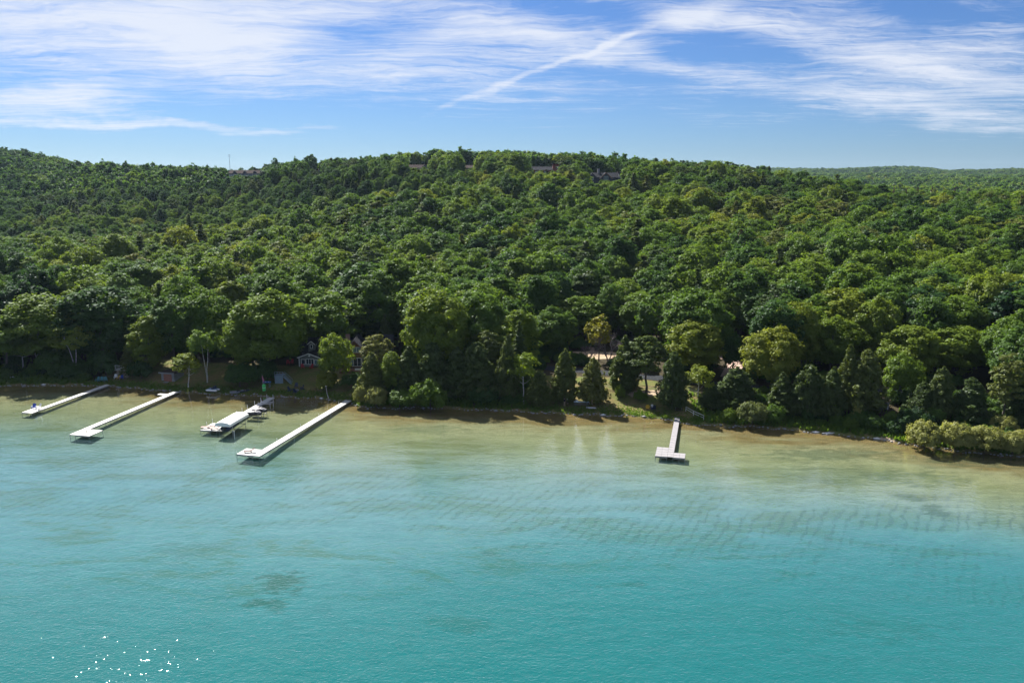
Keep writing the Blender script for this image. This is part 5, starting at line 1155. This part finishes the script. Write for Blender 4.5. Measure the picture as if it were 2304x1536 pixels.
# ------------------------------------------------------------------ people at the beach table
def person(loc, rz, label, shirt, legs_m, skin_c=(.42, .27, .19), hair_c=(.05, .035, .03), pose='stand', arm=0):
    me = bpy.data.meshes.new('body'); b = bmesh.new(); lay = b.verts.layers.skin.verify(); V = {}
    def nd(k, co, r): V[k] = (b.verts.new(co), r)
    hy = 0.0; hz = .95
    if pose == 'sit': hz = .52
    nd('pel', (0, 0, hz), .13); nd('wai', (0, .01, hz+.18), .115); nd('che', (0, .0, hz+.40), .14); nd('nek', (0, 0, hz+.57), .055); nd('hd0', (0, -.02, hz+.66), .085); nd('hd1', (0, -.015, hz+.78), .085)
    for s, n_ in ((-1, 'L'), (1, 'R')):
        if pose == 'sit': nd('hip'+n_, (s*.09, -.02, hz-.02), .095); nd('kne'+n_, (s*.12, -.45, hz+.0), .065); nd('ank'+n_, (s*.12, -.46, hz-.43), .045); nd('toe'+n_, (s*.13, -.62, hz-.47), .035)
        else: nd('hip'+n_, (s*.09, 0, hz-.08), .095); nd('kne'+n_, (s*.10+arm*.0, -.03*s, .5), .065); nd('ank'+n_, (s*.11, .03*s, .09), .045); nd('toe'+n_, (s*.12, -.16, .045), .035)
        nd('sho'+n_, (s*.18, 0, hz+.47), .06); a2 = arm*(s > 0)
        nd('elb'+n_, (s*.25, -.02-.15*a2, hz+.20), .045); nd('wri'+n_, (s*(.27-.08*a2), -.06-.32*a2, hz-.02+.22*a2), .033)
        for f, (fx, fz) in enumerate(((-.025, -.085), (-.008, -.10), (.010, -.098), (.026, -.082))): nd(f'fin{n_}{f}', (s*(.27-.08*a2)+fx, -.08-.34*a2-.02*(f % 2), hz-.02+.22*a2+fz), .010)
        nd('thu'+n_, (s*(.235-.08*a2), -.11-.34*a2, hz-.07+.22*a2), .011)
    E_ = [('pel', 'wai'), ('wai', 'che'), ('che', 'nek'), ('nek', 'hd0'), ('hd0', 'hd1')]
    for n_ in 'LR': E_ += [('pel', 'hip'+n_), ('hip'+n_, 'kne'+n_), ('kne'+n_, 'ank'+n_), ('ank'+n_, 'toe'+n_), ('che', 'sho'+n_), ('sho'+n_, 'elb'+n_), ('elb'+n_, 'wri'+n_), ('wri'+n_, 'thu'+n_)]+[('wri'+n_, f'fin{n_}{f}') for f in range(4)]
    for x_, y_ in E_: b.edges.new((V[x_][0], V[y_][0]))
    b.verts.ensure_lookup_table()
    for k, (v, r) in V.items(): v[lay].radius = (r, r); v[lay].use_root = (k == 'pel')
    b.to_mesh(me); b.free()
    tmp = bpy.data.objects.new('body', me); COL.objects.link(tmp); tmp.modifiers.new('s', 'SKIN'); m2 = tmp.modifiers.new('d', 'SUBSURF'); m2.levels = 1; m2.render_levels = 1
    dg = bpy.context.evaluated_depsgraph_get(); out = bpy.data.meshes.new_from_object(tmp.evaluated_get(dg)); bpy.data.objects.remove(tmp)
    out.materials.clear(); sk = plain('skin_%g' % skin_c[0], skin_c, .6, var=.03)
    for m_ in (sk, shirt, legs_m, plain('pale_shoes', (.6, .6, .6), .6)): out.materials.append(m_)
    for p_ in out.polygons:
        c_ = p_.center; p_.use_smooth = True; up = c_.z-hz
        if pose == 'sit': p_.material_index = 3 if c_.z < .12 else (1 if up > .06 and up < .54 and abs(c_.x) < .24 and c_.y > -.2 else 2 if c_.y > -.42 and up < .10 else 0)
        else: p_.material_index = 3 if c_.z < .10 else 1 if .02 < up < .54 and abs(c_.x) < .245 else 2 if .45 < c_.z and up <= .02 and abs(c_.x) < .22 else 0
    e = empty('person', loc, rz); tag(e, label, 'person'); obj('body', out, e)
    hm = plain('hair_%g' % hair_c[0], hair_c, .8)
    MB().loft([[(r_*math.cos(a), .02+r_*math.sin(a)*1.1, hz+z_) for a in np.linspace(0, 6.283, 11)[:-1]] for r_, z_ in ((.088, .72), (.100, .77), (.100, .83), (.075, .885), (.02, .91))]).build('hair', hm, e, smooth=True)
    for s in (-1, 1): MB().lathe([(.002, -.006), (.010, 0), (.002, .006)], (s*.032, -.102, hz+.735), 6).build('eye', plain('eye_dark', (.02, .02, .02), .3), e)
    MB().box((0, -.108, hz+.705), (.022, .03, .04)).build('nose', sk, e); MB().box((0, -.098, hz+.665), (.045, .012, .012)).build('mouth', plain('lip', (.35, .12, .1), .5), e)
    return e
WSH = plain('white_shirt', (.72, .74, .76), .8, var=.03); BSH = plain('black_shirt', (.02, .02, .025), .8); LBS = plain('light_blue_shirt', (.35, .55, .70), .8); KHK = plain('khaki_cloth', (.35, .27, .18), .8); DJN = plain('dark_jeans', (.03, .04, .07), .8)
person(gp(1270, 914), R(150), 'person in a dark shirt and pale shoes standing left by the shore cedar', BSH, KHK, arm=1)
person(gp(1277, 910), R(200), 'person in a white shirt standing beside the one in the dark shirt', WSH, DJN)
person(gp(1320, 908), R(80), 'person in dark clothes at the right end of the beach table', BSH, DJN, arm=1)
person(gp(1326, 909), R(100), 'person in a light blue shirt at the right end of the beach table', LBS, DJN)
person(gp(1332, 910), R(110), 'person in khaki beside the conical cedar', KHK, KHK)
q = gp(1308, 912); e = empty('picnic_table', q, R(-4)); tag(e, 'long light blue picnic table on the shore lawn', 'table'); LBT = plain('light_blue_tabletop', (.42, .58, .68), .5)
for k in range(5): MB().box((0, -.36+k*.18, .76), (3.0, .165, .04)).build('top_board', LBT, e)
for y_ in (-.75, .75): MB().box((0, y_, .45), (3.0, .26, .04)).build('bench_board', PLK, e)
for x_ in (-1.1, 1.1):
    MB().bar((x_, -.6, 0), (x_, -.2, .74), .05, .1).build('leg', PLK, e); MB().bar((x_, .6, 0), (x_, .2, .74), .05, .1).build('leg', PLK, e); MB().bar((x_, -.85, .41), (x_, .85, .41), .05, .09).build('crossbar', PLK, e)
e = empty('cooler_box', q+Vector((-.9, 0, .78))); tag(e, 'white cooler box on the left end of the picnic table', 'cooler'); MB().box((0, 0, .14), (.5, .3, .28)).build('body', WHITE, e); MB().box((0, 0, .31), (.53, .33, .06)).build('lid', LBT, e)
e = rowboat(gp(1330, 918), R(80), 2.0, .6, .2, plain('pale_board', (.5, .5, .52), .5), PLK, 'pale paddle board lying on the grass below the conical cedar', True, 'paddle_board')
for i, (px, py, m, lb) in enumerate([(1457, 921, YEL, 'yellow folding chair on the shore lawn left of the wooden steps'), (1471, 922, NAVYP, 'dark folding chair on the shore lawn left of the wooden steps')]): adirondack(gp(px, py), R(170+20*i), m, lb, name='folding_chair')
person(gp(1467, 921)+Vector((0, 0, -.05)), R(190), 'person in white sitting between the folding chairs on the shore lawn', WSH, DJN, pose='sit')
e = empty('camp_stool', gp(1467, 921), 0); tag(e, 'low dark camp stool under the sitting person in white', 'stool'); MB().box((0, 0, .40), (.42, .42, .04)).build('seat', NAVYP, e)
for x_ in (-.17, .17):
    for y_ in (-.17, .17): MB().box((x_, y_, .19), (.04, .04, .4)).build('leg', NAVYP, e)

# ------------------------------------------------------------------ shore stones, grass fringe, undergrowth, things on the bed
STONE = plain('pale_shore_stone', (.30, .30, .31), .85, scale=4, var=.15); WSTONE = plain('white_limestone', (.72, .72, .70), .8, var=.06)
rng = np.random.default_rng(5)
ico = bmesh.new(); bmesh.ops.create_icosphere(ico, subdivisions=1, radius=1.0); iv = np.array([v.co[:] for v in ico.verts]); if_ = np.array([[v.index for v in f.verts] for f in ico.faces]); ico.free()
V = []; F = []; k = 0
for X0 in np.concatenate([np.arange(-135, 100, .33)]):
    if rng.uniform() < .12: continue
    r_ = abs(rng.normal(.08, .05))+.04; x_ = X0+rng.uniform(-.2, .2); y_ = float(yshore(x_))+rng.uniform(-.25, .3)
    v = iv*(1+rng.normal(0, .14, (len(iv), 1)))*np.array([r_*rng.uniform(1, 1.7), r_*rng.uniform(.9, 1.3), r_*.7])+np.array([x_, y_, max(G(x_, y_), -.1)+r_*.25]); V.append(v); F.append(if_+k); k += len(iv)
tag(obj('shore_stones', np_mesh('shore_stones', np.concatenate(V), np.concatenate(F), STONE)), 'line of small pale stones along the water edge', 'stones', kind='stuff')
for i, (px, py, sx_, lb) in enumerate([(1838, 974, .9, 'white flat rock on the right shore left of the small sapling'), (1862, 976, 1.3, 'longer white flat rock on the right shore below the small sapling'), (1978, 990, .7, 'white rock on the right shore before the willow bushes'), (721, 899, .5, 'small white rock at the lawn edge below the bright bush'), (90, 869, .6, 'white rock at the far left water edge'), (1355, 927, .7, 'pale flat rock at the water below the conical cedar')]):
    q = P(px, py, .05); m_ = iv*(1+rng.normal(0, .12, (len(iv), 1)))*np.array([sx_, .32, .16]); tag(obj('rock', np_mesh('rock', m_, if_, WSTONE), loc=(q.x, float(yshore(q.x))+.15, .12)), lb, 'rock', 'white rocks at the water edge')
# fringe of tall grass and low plants at the water edge and on the shaded bank
n = 26000; gx = rng.uniform(-135, 100, n); gt = np.abs(rng.normal(0, 1, n))*3.2+.25; wild = (gx > 35) | (gx < -95) | ((gx > -30) & (gx < 3))
gt = np.where(wild, gt*1.6, gt*.55); gy = yshore(gx)+gt; hgt = np.where(wild, rng.uniform(.25, .8, n), rng.uniform(.05, .22, n))
base = np.stack([gx, gy, gz(gx, gy)], -1); a = rng.uniform(0, 6.283, n); wv_ = np.stack([np.cos(a), np.sin(a), 0*a], -1)*(.10+.12*hgt)[:, None]; up = np.stack([rng.normal(0, .35, n)*hgt, rng.normal(0, .35, n)*hgt, hgt], -1)
V = np.stack([base-wv_, base+wv_, base+wv_*.6+up, base-wv_*.6+up], 1).reshape(-1, 3)
go_ = obj('shore_grass', np_mesh('shore_grass', V, np.arange(4*n).reshape(n, 4), LEAF, fattr={'lf': rng.uniform(0, 1, n)})); go_['tint'] = .45; tag(go_, 'rough grass and low plants along the bank', 'grass', kind='stuff')
# undergrowth under the trees behind the shore
m = 2200; ux = rng.uniform(-150, 125, m); ut = rng.uniform(3, 34, m); wild = (ux > 44) | (ux < -96) | ((ux > -29) & (ux < 4)); ut = np.where(wild, ut, ut+15)
uy = yshore(ux)+ut; dq = np.array(OCC); okk = np.ones(m, bool)
hard = dq[:NHARD]
okk &= ~((((ux[:, None]-hard[:, 0])**2+(uy[:, None]-hard[:, 1])**2) < (hard[:, 2]+.6)**2).any(1))
ux, uy = ux[okk], uy[okk]; m = len(ux)
me = bpy.data.meshes.new('undergrowth'); me.vertices.add(m); me.vertices.foreach_set('co', np.stack([ux, uy, gz(ux, uy)-.1], -1).astype(np.float32).ravel())
su = [SRC[('shrub', k)] for k in range(3)]
vat('proto', 'INT', rng.integers(0, 3, m).astype(np.int32)); vat('rot', 'FLOAT', rng.uniform(0, 6.28, m).astype(np.float32)); vat('tint', 'FLOAT', np.clip(rng.normal(.3, .16, m), 0, 1).astype(np.float32)); s_ = rng.uniform(.3, .75, m)
vat('scl', 'FLOAT_VECTOR', np.stack([s_, s_, s_*rng.uniform(.7, 1.3, m)], -1).astype(np.float32).ravel(), 'vector')
uo = obj('undergrowth', me); tag(uo, 'dense low shrubs filling the shade under the shore trees', 'undergrowth', kind='stuff'); ug = scatter_group('undergrowth_scatter', su); md = uo.modifiers.new('scatter', 'NODES'); md.node_group = ug

# ------------------------------------------------------------------ air
hz_m = bpy.data.materials.new('summer_haze'); hz_m.use_nodes = True; t = NT(hz_m.node_tree)
pv_ = t.n('ShaderNodeVolumePrincipled', {'Color': (.55, .75, 1.0, 1), 'Density': .000035, 'Anisotropy': .25}); o_ = t.n('ShaderNodeOutputMaterial'); t.t.links.new(pv_.outputs[0], o_.inputs['Volume'])
tag(MB().box((0, 2300, 60), (7600, 7000, 180)).build('haze', hz_m), 'thin summer haze over the lake and hills', 'haze', kind='stuff')
